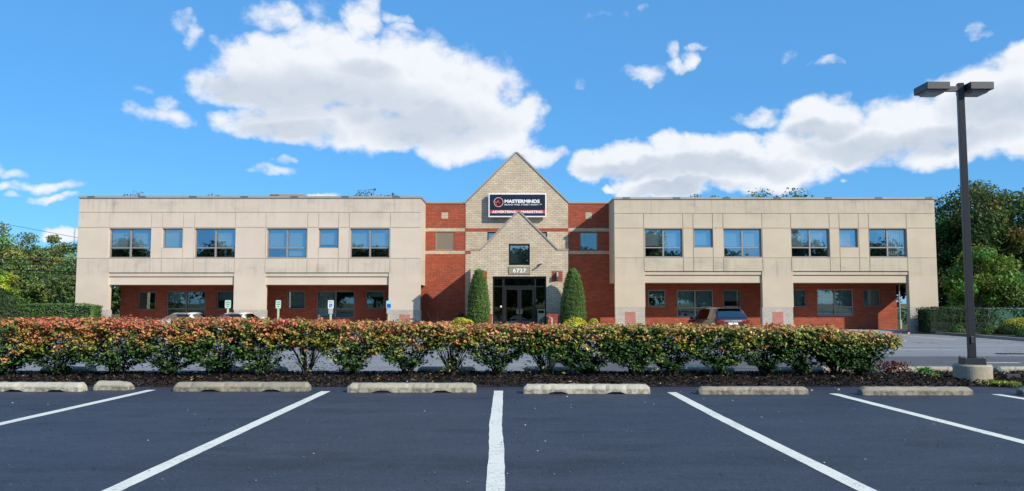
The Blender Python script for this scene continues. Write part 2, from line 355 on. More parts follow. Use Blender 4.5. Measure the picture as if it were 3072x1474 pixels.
# ------------------------------------------------------------------ mesh helpers
def setp(o, label=None, cat=None, group=None, kind=None):
    if label: o['label'] = label
    if cat: o['category'] = cat
    if group: o['group'] = group
    if kind: o['kind'] = kind
    return o
def thing(name, loc, label, cat, group=None):
    o = bpy.data.objects.new(name, None); o.location = loc; o.empty_display_size = .3; col.objects.link(o)
    return setp(o, label, cat, group)
WM = {}   # world position of every parent, for local vertices
def wpos(o):
    v = Vector((0, 0, 0))
    while o is not None: v += Vector(o.location); o = o.parent
    return v
class MB:
    def __init__(s): s.v = []; s.f = []; s.mi = []
    def q(s, pts, mi=0):
        n = len(s.v); s.v += [tuple(p) for p in pts]; s.f.append(tuple(range(n, n + len(pts)))); s.mi.append(mi)
    def box(s, x0, x1, y0, y1, z0, z1, mi=0):
        n = len(s.v)
        s.v += [(x0, y0, z0), (x1, y0, z0), (x1, y1, z0), (x0, y1, z0), (x0, y0, z1), (x1, y0, z1), (x1, y1, z1), (x0, y1, z1)]
        for f in ((0, 3, 2, 1), (4, 5, 6, 7), (0, 1, 5, 4), (1, 2, 6, 5), (2, 3, 7, 6), (3, 0, 4, 7)):
            s.f.append(tuple(n + i for i in f)); s.mi.append(mi)
        return s
    def prism(s, poly, y0, y1, mi=0):
        """poly: (x,z) counter-clockwise seen from the front (-Y)"""
        n = len(s.v); k = len(poly)
        s.v += [(x, y0, z) for x, z in poly] + [(x, y1, z) for x, z in poly]
        s.f.append(tuple(range(n, n + k))); s.mi.append(mi)
        s.f.append(tuple(range(n + 2 * k - 1, n + k - 1, -1))); s.mi.append(mi)
        for i in range(k):
            j = (i + 1) % k
            s.f.append((n + j, n + i, n + k + i, n + k + j)); s.mi.append(mi)
        return s
    def tube(s, pts, rad, seg=6, mi=0, cap=True):
        pts = [Vector(p) for p in pts]; rings = []
        rad = rad if hasattr(rad, '__len__') else [rad] * len(pts)
        for i, p in enumerate(pts):
            d = (pts[min(i + 1, len(pts) - 1)] - pts[max(i - 1, 0)]).normalized()
            a = d.orthogonal().normalized() if i == 0 else (pa - d * pa.dot(d)).normalized()
            pa = a; b = d.cross(a); n = len(s.v)
            s.v += [tuple(p + (a * math.cos(t) + b * math.sin(t)) * rad[i]) for t in [2 * math.pi * k / seg for k in range(seg)]]
            rings.append(n)
        for r0, r1 in zip(rings, rings[1:]):
            for k in range(seg):
                j = (k + 1) % seg; s.f.append((r0 + k, r0 + j, r1 + j, r1 + k)); s.mi.append(mi)
        if cap:
            s.f.append(tuple(rings[0] + k for k in reversed(range(seg)))); s.mi.append(mi)
            s.f.append(tuple(rings[-1] + k for k in range(seg))); s.mi.append(mi)
        return s
    def build(s, name, mats, parent=None, smooth=False, bevel=0, loc=None):
        me = bpy.data.meshes.new(name)
        o = bpy.data.objects.new(name, me)
        base = Vector((0, 0, 0))
        if parent is not None: o.parent = parent; base = wpos(parent)
        if loc is not None: o.location = loc; base = base + Vector(loc)
        vs = [(x - base.x, y - base.y, z - base.z) for x, y, z in s.v]
        me.from_pydata(vs, [], s.f); 
        for m in (mats if isinstance(mats, (list, tuple)) else [mats]): me.materials.append(M[m])
        me.polygons.foreach_set('material_index', s.mi)
        if smooth: me.polygons.foreach_set('use_smooth', [True] * len(s.f))
        me.update(); col.objects.link(o)
        if bevel:
            b = o.modifiers.new('bevel', 'BEVEL'); b.width = bevel; b.segments = 2; b.limit_method = 'ANGLE'; b.angle_limit = R(35)
        return o
def struct(name, mb, m, **k):
    o = mb.build(name, m, **k); o['kind'] = 'structure'; return o

def facade(mb, x0, x1, z0, z1, Y, thick, feats):
    """wall sheet with recessed (depth) or open (None) rectangles; later ones win"""
    ff = [(max(a, x0), min(b, x1), max(c, z0), min(d, z1), e, mi) for (a, b, c, d, e, mi) in feats]
    xs = sorted({x0, x1} | {a for f in ff for a in f[:2]}); zs = sorted({z0, z1} | {a for f in ff for a in f[2:4]})
    xs = [a for i, a in enumerate(xs) if i == 0 or a - xs[i - 1] > 1e-5]; zs = [a for i, a in enumerate(zs) if i == 0 or a - zs[i - 1] > 1e-5]
    nx, nz = len(xs) - 1, len(zs) - 1
    D = [[0.0] * nz for _ in range(nx)]; Q = [[0] * nz for _ in range(nx)]
    for i in range(nx):
        cx = (xs[i] + xs[i + 1]) / 2
        for j in range(nz):
            cz = (zs[j] + zs[j + 1]) / 2
            for (a, b, c, d, e, mi) in ff:
                if a < cx < b and c < cz < d: D[i][j] = e; Q[i][j] = mi
    BIG = thick
    def dep(i, j):
        if 0 <= i < nx and 0 <= j < nz: return BIG if D[i][j] is None else D[i][j]
        return BIG
    for i in range(nx):
        for j in range(nz):
            a, b, c, d = xs[i], xs[i + 1], zs[j], zs[j + 1]
            if D[i][j] is not None:
                y = Y + D[i][j]; mi = Q[i][j]
                mb.q([(a, y, c), (b, y, c), (b, y, d), (a, y, d)], mi)
                yb = Y + BIG
                mb.q([(b, yb, c), (a, yb, c), (a, yb, d), (b, yb, d)], mi)
    for i in range(nx + 1):
        for j in range(nz):
            l, r = dep(i - 1, j), dep(i, j)
            if abs(l - r) > 1e-6:
                x = xs[i]; c, d = zs[j], zs[j + 1]; y0, y1 = Y + min(l, r), Y + max(l, r)
                mi = Q[i - 1][j] if l < r else (Q[i][j] if i < nx else 0)
                if l < r: mb.q([(x, y0, c), (x, y1, c), (x, y1, d), (x, y0, d)], mi)
                else: mb.q([(x, y1, c), (x, y0, c), (x, y0, d), (x, y1, d)], mi)
    for i in range(nx):
        for j in range(nz + 1):
            l, r = dep(i, j - 1), dep(i, j)
            if abs(l - r) > 1e-6:
                z = zs[j]; a, b = xs[i], xs[i + 1]; y0, y1 = Y + min(l, r), Y + max(l, r)
                mi = Q[i][j - 1] if l < r else (Q[i][j] if j < nz else 0)
                if l < r: mb.q([(a, y0, z), (b, y0, z), (b, y1, z), (a, y1, z)], mi)
                else: mb.q([(a, y1, z), (b, y1, z), (b, y0, z), (a, y0, z)], mi)
    return mb

def text(body, size, p, m, parent, extrude=.01, name='lettering', align='LEFT', offset=0.0, width=None, rot=None):
    cu = bpy.data.curves.new(name, 'FONT'); cu.body = body; cu.size = size; cu.extrude = extrude; cu.offset = offset
    cu.align_x = align; cu.resolution_u = 3
    tmp = bpy.data.objects.new('tmp', cu); col.objects.link(tmp); bpy.context.view_layer.update()
    me = bpy.data.meshes.new_from_object(tmp.evaluated_get(bpy.context.evaluated_depsgraph_get()))
    bpy.data.objects.remove(tmp); me.name = name
    if width and me.vertices:
        xs = [v.co.x for v in me.vertices]; k = width / (max(xs) - min(xs)); x0 = min(xs) if align == 'LEFT' else 0
        for v in me.vertices: v.co.x = (v.co.x - x0) * k
    rm = Matrix.Rotation(R(90), 4, 'X')
    if rot: rm = rm @ Matrix.Rotation(rot, 4, 'Z')
    me.transform(rm)
    me.materials.clear(); me.materials.append(M[m])
    o = bpy.data.objects.new(name, me); col.objects.link(o); o.parent = parent; o.location = Vector(p) - wpos(parent)
    return o

# ------------------------------------------------------------------ leaf clouds
def leafmesh(name, P, size, colors, m, parent, up=.4, aspect=.55, outward=None, jitter=.35, loc=None):
    """one rhombic leaf per point of P (world coordinates)"""
    n = len(P)
    d = rng.normal(size=(n, 3)); d /= np.linalg.norm(d, axis=1)[:, None]
    if outward is not None: d = d * .8 + outward
    d[:, 2] += up; d /= np.linalg.norm(d, axis=1)[:, None]
    r = rng.normal(size=(n, 3)); s = np.cross(d, r); s /= np.linalg.norm(s, axis=1)[:, None]
    t = np.cross(s, d)          # leaf long axis; d is the leaf normal
    L = size * (1 + jitter * (rng.random(n) * 2 - 1)); L = L[:, None]
    fold = d * L * .12
    V = np.stack([P - t * L / 2, P + s * L * aspect / 2 + fold, P + t * L / 2, P - s * L * aspect / 2 + fold], 1).reshape(-1, 3)
    base = Vector((0, 0, 0))
    me = bpy.data.meshes.new(name); o = bpy.data.objects.new(name, me)
    if parent is not None: o.parent = parent; base = wpos(parent)
    if loc is not None: o.location = loc; base = base + Vector(loc)
    V = V - np.array(base)
    me.vertices.add(n * 4); me.vertices.foreach_set('co', V.astype(np.float32).ravel())
    me.loops.add(n * 4); me.loops.foreach_set('vertex_index', np.arange(n * 4, dtype=np.int32))
    me.polygons.add(n); me.polygons.foreach_set('loop_start', np.arange(0, n * 4, 4, dtype=np.int32))
    me.polygons.foreach_set('loop_total', np.full(n, 4, dtype=np.int32))
    me.update(calc_edges=True)
    ca = me.color_attributes.new('Col', 'FLOAT_COLOR', 'POINT')
    C4 = np.ones((n, 4)); C4[:, :3] = colors
    ca.data.foreach_set('color', np.repeat(C4, 4, 0).astype(np.float32).ravel())
    me.materials.append(M[m]); col.objects.link(o); return o
def vnoise(P, s, seed=0):
    """cheap smooth 3D noise, roughly -1..1"""
    r = np.random.default_rng(seed); out = np.zeros(len(P))
    for k in range(6):
        w = r.normal(size=3) * s * (1 + .35 * k); ph = r.random() * 6.28
        out += np.sin(P @ w + ph) / (1 + .3 * k)
    return out / 2.6

# ================================================================== GROUND
def gz(Y): return 0.0 if Y <= 18.3 else (-.2 * (Y - 18.3) / 11.7 if Y < 30 else -.2)
def strip(mb, x0, x1, ys, dz, xoff=None):
    for a, b in zip(ys, ys[1:]):
        mb.q([(x0, a, gz(a) + dz), (x1, a, gz(a) + dz), (x1, b, gz(b) + dz), (x0, b, gz(b) + dz)])
mb = MB(); strip(mb, -1500, 1500, [-1500, 14.8, 18.3, 30, 60, 1500], -.02); struct('ground', mb, 'grass')
mb = MB(); strip(mb, -90, 90, [-37, 14.93], 0.0); struct('parking_lot', mb, 'asphalt_new')
mb = MB(); strip(mb, -70, 23.95, [17.75, 18.3, 30, 45.6], .004)
mb.q([(23.95, 17.75, .004), (60, 17.75, .004), (60, 24, gz(24) + .004), (23.95, 24, gz(24) + .004)])
mb.q([(23.95, 24, gz(24) + .004), (30, 24, gz(24) + .004), (23.95, 30, gz(30) + .004)])
struct('road', mb, 'asphalt_old')
mb = MB()
pts = [(.35, 17.75), (60, 17.75), (60, 24.2), (22, 24.9), (8, 24.7), (1.6, 24.4), (.7, 21)]
mb.v = [(x, y, gz(y) + .009) for x, y in pts]
mb = MB()
for (a, b) in ((17.75, 18.3), (18.3, 21.5), (21.5, 24.7)):
    mb.q([(.35 + (a - 17.75) * .12, a, gz(a) + .009), (60, a, gz(a) + .009), (60, b, gz(b) + .009), (.35 + (b - 17.75) * .12, b, gz(b) + .009)])
struct('road', mb, 'asphalt_dark')
# faded far lines on the far lot
mb = MB()
for X in (15.2, 18.3, 21.4):
    mb.q([(X, 37.5, -.190), (X + .14, 37.5, -.190), (X + .14, 43, -.190), (X, 43, -.190)])
mb.q([(14.6, 29.4, gz(29.4) + .012), (17.6, 29.4, gz(29.4) + .012), (17.6, 29.6, gz(29.6) + .012), (14.6, 29.6, gz(29.6) + .012)])
mb.q([(12.9, 21.2, gz(21.2) + .015), (13.9, 21.2, gz(21.2) + .015), (13.9, 21.4, gz(21.4) + .015), (12.9, 21.4, gz(21.4) + .015)])
struct('road_marking', mb, 'line_paint')

# mulch bed (rounded mound) and its bark chips
def bedz(x, y):
    t = (y - 14.93) / 2.85
    if t <= 0 or t >= 1: return 0.0
    return .05 * min(1, math.sin(math.pi * t) * 1.6) + .012 * math.sin(3.1 * x + 2 * y) * math.sin(math.pi * t)
mb = MB(); XS = np.linspace(-30, 30, 241); YS = np.linspace(14.90, 17.80, 13)
n0 = len(XS)
edge = [.05 * math.sin(x * 2.3) + .04 * math.sin(x * 5.1 + 1) for x in XS]
for j, y in enumerate(YS):
    for i, x in enumerate(XS):
        yy = y + (edge[i] if j == 0 else 0)
        mb.v.append((x, yy, bedz(x, y) + .008 + random.uniform(-.006, .008) * (0 < j < 12)))
for j in range(12):
    for i in range(n0 - 1):
        mb.f.append((j * n0 + i, j * n0 + i + 1, (j + 1) * n0 + i + 1, (j + 1) * n0 + i)); mb.mi.append(0)
struct('mulch_bed', mb, 'bark_mulch')
N = 26000
cx_ = rng.uniform(-13.5, 13.5, N); cy_ = 14.86 + rng.beta(1.1, 1.6, N) * 2.9
P = np.stack([cx_, cy_, [bedz(a, b) + .018 for a, b in zip(cx_, cy_)]], 1); P[:, 2] += rng.uniform(0, .02, N)
base = np.array([[.020, .0135, .0105]]) * (rng.lognormal(0, .75, N)[:, None]); pale = rng.random(N) < .045
base[pale] = np.array([.17, .115, .08]) * rng.uniform(.5, 1.2, pale.sum())[:, None]
o = leafmesh('mulch_chips', P, .075, base, 'chips', None, up=1.1, aspect=.28, jitter=.6)
setp(o, 'dark shredded bark mulch chips covering the bed under the hedge', 'mulch', kind='stuff')
# scattered fallen leaves
N = 260
P = np.stack([rng.uniform(-12, 13, N), rng.uniform(14.2, 17.6, N), np.zeros(N)], 1)
P[:, 2] = [bedz(a, b) + .035 if b > 14.9 else .008 for a, b in P[:, :2]]
cl = np.array([[.42, .16, .09], [.5, .3, .1], [.30, .16, .08], [.5, .42, .3]])[rng.integers(0, 4, N)]
o = leafmesh('fallen_leaves', P, .07, cl, 'chips', None, up=2.0, aspect=.55); setp(o, 'small dry leaves fallen over the mulch and asphalt edge', 'leaf litter', kind='stuff')

# loose grit and crumbs on the near asphalt
N = 520
P = np.stack([rng.uniform(-8, 9.5, N), 6.3 + 8.0 * rng.random(N) ** 1.3, np.full(N, .009)], 1)
cl = np.array([[.34, .33, .31], [.45, .44, .42], [.16, .12, .09], [.012, .012, .012]])[rng.choice(4, N, p=[.45, .2, .15, .2])]
setp(leafmesh('loose_grit', P, .021, cl, 'chips', None, up=2.2, aspect=.8, jitter=.7), 'pale and dark grit scattered over the dark asphalt', 'grit', kind='stuff')
# parking bay lines
LW = .083
for pts in ([(-6.62, 14.33), (-6.77, 10.2), (-6.92, 6.62)], [(-3.37, 14.12), (-3.40, 10.0), (-3.41, 6.62)],
            [(-.245, 14.2), (-.225, 11.9), (-.215, 10.2), (-.165, 8.4), (-.14, 6.68)], [(2.86, 13.96), (2.90, 11), (2.96, 8.9), (3.03, 6.62)],
            [(5.67, 13.76), (5.89, 8.87), (5.96, 6.6)], [(8.47, 13.66), (8.56, 12.9), (8.9, 6.6)], [(11.4, 13.6), (11.9, 6.6)], [(-9.8, 14.4), (-10.1, 6.6)]):
    mb = MB(); fine = []
    for (a, b) in zip(pts, pts[1:]):
        k = max(2, int((a[1] - b[1]) / .22))
        fine += [(a[0] + (b[0] - a[0]) * i / k, a[1] + (b[1] - a[1]) * i / k) for i in range(k)]
    fine.append(pts[-1])
    L = [(x - LW + random.uniform(-.004, .004), y, .004) for x, y in fine]; Rr = [(x + LW + random.uniform(-.004, .004), y, .004) for x, y in fine]
    for i in range(len(fine) - 1): mb.q([L[i + 1], Rr[i + 1], Rr[i], L[i]])
    struct('parking_line', mb, 'line_paint')

# ------------------------------------------------------------------ wheel stops
def stop_mesh(L, hgt=.17, dep=.24, bev=.045, arches=2, broken=0.0, seed=1):
    hgt *= .92
    rr = random.Random(seed); mb = MB(); k = max(6, int(L / .06)); rings = []
    prof = [(-dep / 2, 0), (-dep / 2 * .96, hgt * .55), (-dep / 2 * .72, hgt * .93), (-dep / 2 * .5, hgt), (0, hgt * 1.01), (dep / 2 * .5, hgt), (dep / 2 * .72, hgt * .93), (dep / 2 * .96, hgt * .55), (dep / 2, 0)]
    arch = [L * .27, L * .73] if arches == 2 else ([L * .5] if arches == 1 else [])
    for i in range(k + 1):
        x = L * i / k; e = min(x, L - x); c = 1 - max(0, (bev - e) / bev) * .32
        lift = 0
        for a in arch:
            if abs(x - a) < .17: lift = max(lift, .036 * min(1, (1 - abs(x - a) / .17) * 2.2))
        chip = rr.random() < .12
        ring = []
        for (y, z) in prof:
            jz = rr.uniform(-.004, .004); jy = rr.uniform(-.004, .004)
            zz = z * (c if z > 0 else 1) + jz
            if z == 0: zz = lift
            if chip and y < 0 and .5 * hgt < z < hgt: zz -= .015; jy += .012
            if broken and x > L - .25 and z > .5 * hgt: zz -= broken * (x - L + .25) / .25 * hgt
            ring.append((x - L / 2, y * (c * .25 + .75) + jy, zz))
        n = len(mb.v); mb.v += ring; rings.append(n)
    m = len(prof)
    for a, b in zip(rings, rings[1:]):
        for j in range(m - 1): mb.f.append((a + j, b + j, b + j + 1, a + j + 1)); mb.mi.append(0)
        mb.f.append((a, a + m - 1, b + m - 1, b)); mb.mi.append(0)
    mb.f.append(tuple(rings[0] + j for j in range(m))); mb.mi.append(0)
    mb.f.append(tuple(rings[-1] + j for j in reversed(range(m)))); mb.mi.append(0)
    return mb
def wheel_stop(x0, x1, yf, label, m='concrete', h=.17, group='concrete wheel stops in front of the hedge', rot=0, z=None, **k):
    L = x1 - x0
    o = stop_mesh(L, h, **k).build('wheel_stop', m)
    y = yf + .12; o.location = ((x0 + x1) / 2, y, (gz(y) if z is None else z) + .002); o.rotation_euler.z = rot
    setp(o, label, 'wheel stop', group); return o
def sx(px, py): return G(px, py)[0]
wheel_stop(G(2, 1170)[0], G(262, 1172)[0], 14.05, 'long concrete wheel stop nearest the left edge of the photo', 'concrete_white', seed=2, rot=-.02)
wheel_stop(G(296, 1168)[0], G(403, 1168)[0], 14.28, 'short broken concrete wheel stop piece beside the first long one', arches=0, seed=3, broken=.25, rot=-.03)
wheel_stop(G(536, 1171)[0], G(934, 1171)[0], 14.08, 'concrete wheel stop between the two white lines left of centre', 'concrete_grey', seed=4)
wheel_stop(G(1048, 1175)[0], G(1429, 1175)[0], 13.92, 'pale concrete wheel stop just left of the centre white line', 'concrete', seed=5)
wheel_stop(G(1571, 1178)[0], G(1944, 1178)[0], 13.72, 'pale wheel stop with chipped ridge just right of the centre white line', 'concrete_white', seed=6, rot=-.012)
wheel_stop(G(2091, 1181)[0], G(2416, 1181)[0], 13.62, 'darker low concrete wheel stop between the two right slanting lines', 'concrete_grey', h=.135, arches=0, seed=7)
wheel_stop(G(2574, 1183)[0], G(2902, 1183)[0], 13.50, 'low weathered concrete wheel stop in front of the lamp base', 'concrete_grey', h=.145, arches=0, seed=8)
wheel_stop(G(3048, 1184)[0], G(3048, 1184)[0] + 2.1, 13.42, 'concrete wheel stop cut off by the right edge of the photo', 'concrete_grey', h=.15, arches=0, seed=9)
gb = 'concrete wheel stops behind the hedge'
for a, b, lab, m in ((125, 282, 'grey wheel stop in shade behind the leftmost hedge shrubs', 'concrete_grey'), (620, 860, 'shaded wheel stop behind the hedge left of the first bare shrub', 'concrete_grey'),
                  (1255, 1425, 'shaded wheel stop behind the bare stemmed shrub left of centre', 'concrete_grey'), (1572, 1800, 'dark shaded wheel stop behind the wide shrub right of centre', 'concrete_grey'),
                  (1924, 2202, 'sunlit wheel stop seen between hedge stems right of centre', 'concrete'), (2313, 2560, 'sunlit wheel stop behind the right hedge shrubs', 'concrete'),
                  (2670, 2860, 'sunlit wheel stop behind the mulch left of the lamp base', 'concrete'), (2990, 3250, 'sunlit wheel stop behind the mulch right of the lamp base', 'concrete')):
    wheel_stop(W(a, 1115, 17.95)[0], W(b, 1115, 17.95)[0], 17.86, lab, m, h=.14, group=gb, arches=0, seed=a)  # shaded stops get darker concrete, so the hedge's shade is partly in the colour

# ================================================================== BUILDING
YW = 46.2; YR = 48.8; YE = 42.9
B = thing('office_building', (0, YR, -.06), 'two storey office building with cream stucco wings and a gabled brick entrance', 'building')
ZF = -.06
BACK = 64.0
def wing(side, ex, ys, bays, cols, base_y):
    """ex: outer/inner px edges; ys: pixel rows; bays: list of window/groove px"""
    px = sum(ex) / 2
    Z = {k: WZ(px, v, YW) for k, v in ys.items()}
    X0 = WX(ex[0], ys['ex'][0] if isinstance(ys['ex'], tuple) else 700, YW) if False else WX(ex[0], 760, YW)
    X1 = WX(ex[1], 760, YW)
    feats = []; gw = .035; gd = .03
    ztop = Z['top']
    for g in ('g1', 'g2', 'g3'): feats.append((X0, X1, Z[g] - gw / 2, Z[g] + gw / 2, gd, 0))
    wins = []
    for bay in bays:
        for gx in bay['gro']:
            x = WX(gx, 660, YW); feats.append((x - gw / 2, x + gw / 2, Z['led'], Z['g1'], gd, 0))
        # lintel: lip and lower band, set back between the piers
        a, b = WX(bay['open'][0], 840, YW), WX(bay['open'][1], 840, YW)
        feats.append((a, b, Z['led'] - .04, Z['led'] + .02, .14, 0))
        feats.append((a, b, Z['lip'], Z['led'] - .04, .05, 0))
        feats.append((a, b, Z['lip'] - .05, Z['lip'], .2, 0))
        feats.append((a, b, Z['sof'], Z['lip'] - .05, .12, 0))
        feats.append((a, b, ZF - 1, Z['sof'], None, 0))
        for (wa, wb, kind, bl) in bay['win']:
            zt = Z['wt']; zb = Z['wb'] if kind == 'big' else Z['ws']
            wx0, wx1 = WX(wa, 720, YW), WX(wb, 720, YW)
            feats.append((wx0, wx1, zb, zt, None, 0)); wins.append((wx0, wx1, zb, zt, kind, bl))
    zb0 = WZ(px, base_y, YW)
    mb = MB(); facade(mb, X0, X1, zb0 + .003, ztop - .06, YW, .4, feats)
    sm_ = 'stucco' if side < 0 else 'stucco_right'; mb.build('wall', sm_, B)
    # volume of the upper storey
    zs = Z['sof']
    mb = MB(); mb.box(X0 + .002, X0 + .3, YW + .402, BACK, zs + .002, ztop - .06); mb.box(X1 - .3, X1 - .002, YW + .402, BACK if side < 0 else BACK, zs + .002, ztop - .06)
    mb.box(X0 + .3, X1 - .3, BACK - .3, BACK - .002, zs + .002, ztop - .06)
    mb.build('side_wall', sm_, B)
    MB().box(X0 + .31, X1 - .31, YW + .41, BACK - .31, zs, zs + .12).build('soffit', 'soffit_board', B)
    MB().box(X0 + .31, X1 - .31, YW + .41, BACK - .31, ztop - .75, ztop - .6).build('roof', 'roofing', B)
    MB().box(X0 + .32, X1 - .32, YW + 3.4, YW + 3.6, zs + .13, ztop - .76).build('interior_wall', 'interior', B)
    # coping
    mb = MB(); mb.box(X0 - .05, X1 + .05, YW - .06, YW + .46, ztop - .058, ztop + .06)
    mb.box(X0 - .05, X0 + .36, YW + .462, BACK + .05, ztop - .058, ztop + .06); mb.box(X1 - .36, X1 + .05, YW + .462, BACK + .05, ztop - .058, ztop + .06)
    c = mb.build('coping', 'coping', B)
    x = X0 + .5
    while x < X1: MB().box(x, x + .45, YW - .066, YW + .3, ztop - .04, ztop + .066).build('coping_splice', 'coping_joint', c); x += 3.05 + random.uniform(-.05, .05)
    # pier bases
    for (a, b) in cols:
        xa, xb = WX(a, 930, YW), WX(b, 930, YW)
        bm_ = MB().box(xa + .0, xb, YW + .003, YW + .4, ZF, zb0); bo = bm_.build('pier_base', 'grey_brick', B)
        xm = (xa + xb) / 2; w = .32
        MB().box(xm - w, xm + w, YW - .002, YW + .1, max(ZF, zb0 - 1.02), zb0 - .27).build('red_inset', 'pink_brick', bo)
    for w_ in wins: window(*w_)
    return X0, X1, Z
def window(x0, x1, z0, z1, kind, blind, Y=YW + .13, frame='win_frame', gl='glass', fw=.07, trans=None, inset=.0, parent=None, yb=None, mull=True):
    parent = parent or B
    mb = MB(); d0, d1 = Y, Y + .09
    mb.box(x0, x0 + fw, d0, d1, z0, z1); mb.box(x1 - fw, x1, d0, d1, z0, z1)
    mb.box(x0 + fw, x1 - fw, d0, d1, z0, z0 + fw); mb.box(x0 + fw, x1 - fw, d0, d1, z1 - fw, z1)
    xm = (x0 + x1) / 2; H = z1 - z0
    if kind == 'big':
        zt = z0 + H * .345 if trans is None else trans
        mb.box(xm - fw * .62, xm + fw * .62, d0 - .01, d1, z0 + fw, z1 - fw)
        for a, b in ((x0 + fw, xm - fw * .62), (xm + fw * .62, x1 - fw)): mb.box(a, b, d0, d1, zt - fw * .5, zt + fw * .5)
    elif kind == 'hung':
        zt = z0 + H * .58; mb.box(x0 + fw, x1 - fw, d0, d1, zt - .03, zt + .03)
    f = mb.build('window', frame, parent)
    if kind == 'single' or kind == 'big' and gl == 'glass':
        MB().box(x0 - .0, x1 + .0, Y - .125, Y - .004, z0 - .0, z0 + .035).build('sill', frame, f)
    MB().box(x0 + fw * .6, x1 - fw * .6, Y + .05, Y + .06, z0 + fw * .6, z1 - fw * .6).build('pane', gl, f)
    if blind:
        segs = []
        if kind == 'big': segs = [(x0 + fw, xm - fw), (xm + fw, x1 - fw)]
        else: segs = [(x0 + fw, x1 - fw)]
        if not isinstance(blind, list): blind = [blind] * len(segs)
        mbl = MB(); any_ = False
        for (a, b), h in zip(segs, blind):
            if not h: continue
            any_ = True
            zb_ = z1 - fw - (H - 2 * fw) * h; k = max(3, int((b - a) / .1))
            for i in range(k):       # vertical slats, slightly turned
                xa = a + (b - a) * i / k; xb = a + (b - a) * (i + 1) / k
                mbl.q([(xa, Y + .17, zb_), (xb + .004, Y + .195, zb_), (xb + .004, Y + .195, z1 - fw * .5), (xa, Y + .17, z1 - fw * .5)])
        if any_: mbl.build('blind', 'blind' if gl == 'glass' else 'blind_grey', f)
    return f

ysL = dict(top=592, g1=637.6, g2=683.0, g3=775.8, led=818.9, lip=829.6, sof=854.5, wt=685.2, wb=774.4, ws=745, ex=0)
ysR = dict(top=595.5, g1=640.8, g2=685.0, g3=774.2, led=814.6, lip=825, sof=848.5, wt=686.4, wb=772.6, ws=743.8, ex=0)
bL = [dict(gro=[329, 454, 488, 550, 584, 706], open=(325, 702), win=[(327, 452, 'big', [.72, .66]), (486.7, 547.2, 'single', .96), (583.5, 706, 'big', [.0, .62])]),
      dict(gro=[798, 923, 956, 1016, 1048, 1171], open=(796, 1166.5), win=[(800, 920.5, 'big', [.63, .96]), (954.8, 1014.8, 'single', .85), (1050, 1168.5, 'big', [.66, .6])])]
bR = [dict(gro=[1930.7, 2048.2, 2078.8, 2137.6, 2168.6, 2285.4], open=(1935, 2287), win=[(1933.5, 2047.5, 'big', [.6, .62]), (2081.3, 2138.3, 'single', .9), (2170.4, 2285, 'big', [.62, .62])]),
      dict(gro=[2371.6, 2487, 2516.9, 2574.8, 2605, 2718.3], open=(2379.3, 2727), win=[(2373.4, 2488.3, 'big', [.63, .63]), (2518, 2574.4, 'single', .92), (2608, 2721, 'big', [.0, .96])])]
XL0, XL1, ZL = wing(-1, (231.5, 1261.3), ysL, bL, [(224, 325), (702, 796), (1166.5, 1262)], 930.4)
XR0, XR1, ZR = wing(1, (1844, 2809), ysR, bR, [(1846, 1935), (2287, 2379.3), (2730, 2817)], 922)

# continuous red brick wall at the recess plane (ground floor of both wings and the two recesses)
def core_wall(x0, x1, z1, wins, feats=()):
    fs = list(feats); ws = []
    for (a, b, t, bt, kind, bl, fr) in wins:
        wx0, wx1 = WX(a, 900, YR), WX(b, 900, YR); z0, zt = WZ(a, bt, YR), WZ(a, t, YR)
        fs.append((wx0, wx1, z0, zt, None, 0)); ws.append((wx0, wx1, z0, zt, kind, bl, fr))
    mb = MB(); facade(mb, x0, x1, ZF, z1, YR, .25, fs); mb.build('brick_wall', 'red_brick', B)
    for (a, b, c, d, kind, bl, fr) in ws: window(a, b, c, d, kind, bl, Y=YR + .06, frame=fr, gl='glass_low')
XLc = WX(360, 930, YR); XRc = WX(2690.6, 930, YR)
xl1 = WX(1396.4, 760, YR); xr0 = WX(1704.5, 760, YR)
core_wall(XLc, XL1 - .3, ZL['sof'], [(413.7, 467, 875, 930, 'single', 0, 'win_frame_grey'), (500, 616.7, 873.4, 955, 'big', [.4, 0], 'win_frame_grey'), (649.4, 702, 873.4, 928.6, 'single', .5, 'win_frame_grey'),
          (860.4, 915.6, 873.4, 927, 'single', .96, 'win_frame_grey'), (949.4, 1064, 873.4, 955, 'big', [.96, 0], 'win_frame_grey'), (1097, 1153, 873, 927, 'single', .3, 'win_frame_grey')])
core_wall(XR0 + .3, XRc, ZR['sof'], [(1944.2, 1997, 869.8, 923.2, 'hung', .4, 'win_frame'), (2030.8, 2140, 870.5, 951.7, 'big', [.62, .6], 'win_frame'), (2170.4, 2223, 869.8, 921, 'single', .7, 'win_frame_grey'),
          (2366, 2419, 869, 920.8, 'single', .96, 'win_frame_grey'), (2450.7, 2560.5, 868, 949.4, 'big', [.96, .96], 'win_frame'), (2588.7, 2641.8, 869, 919.8, 'single', .97, 'win_frame_grey')])
MB().box(XLc, XLc + .25, YR + .252, BACK, ZF, ZL['sof'] - .002).build('brick_end_wall', 'red_brick', B); MB().box(XRc - .25, XRc, YR + .252, BACK, ZF, ZR['sof'] - .002).build('brick_end_wall', 'red_brick', B)
MB().box(XLc + .26, XL1, YR + 2.6, YR + 2.8, ZF, ZL['sof'] - .01).build('interior_wall', 'interior', B); MB().box(XR0, XRc - .26, YR + 2.6, YR + 2.8, ZF, ZR['sof'] - .01).build('interior_wall', 'interior', B)
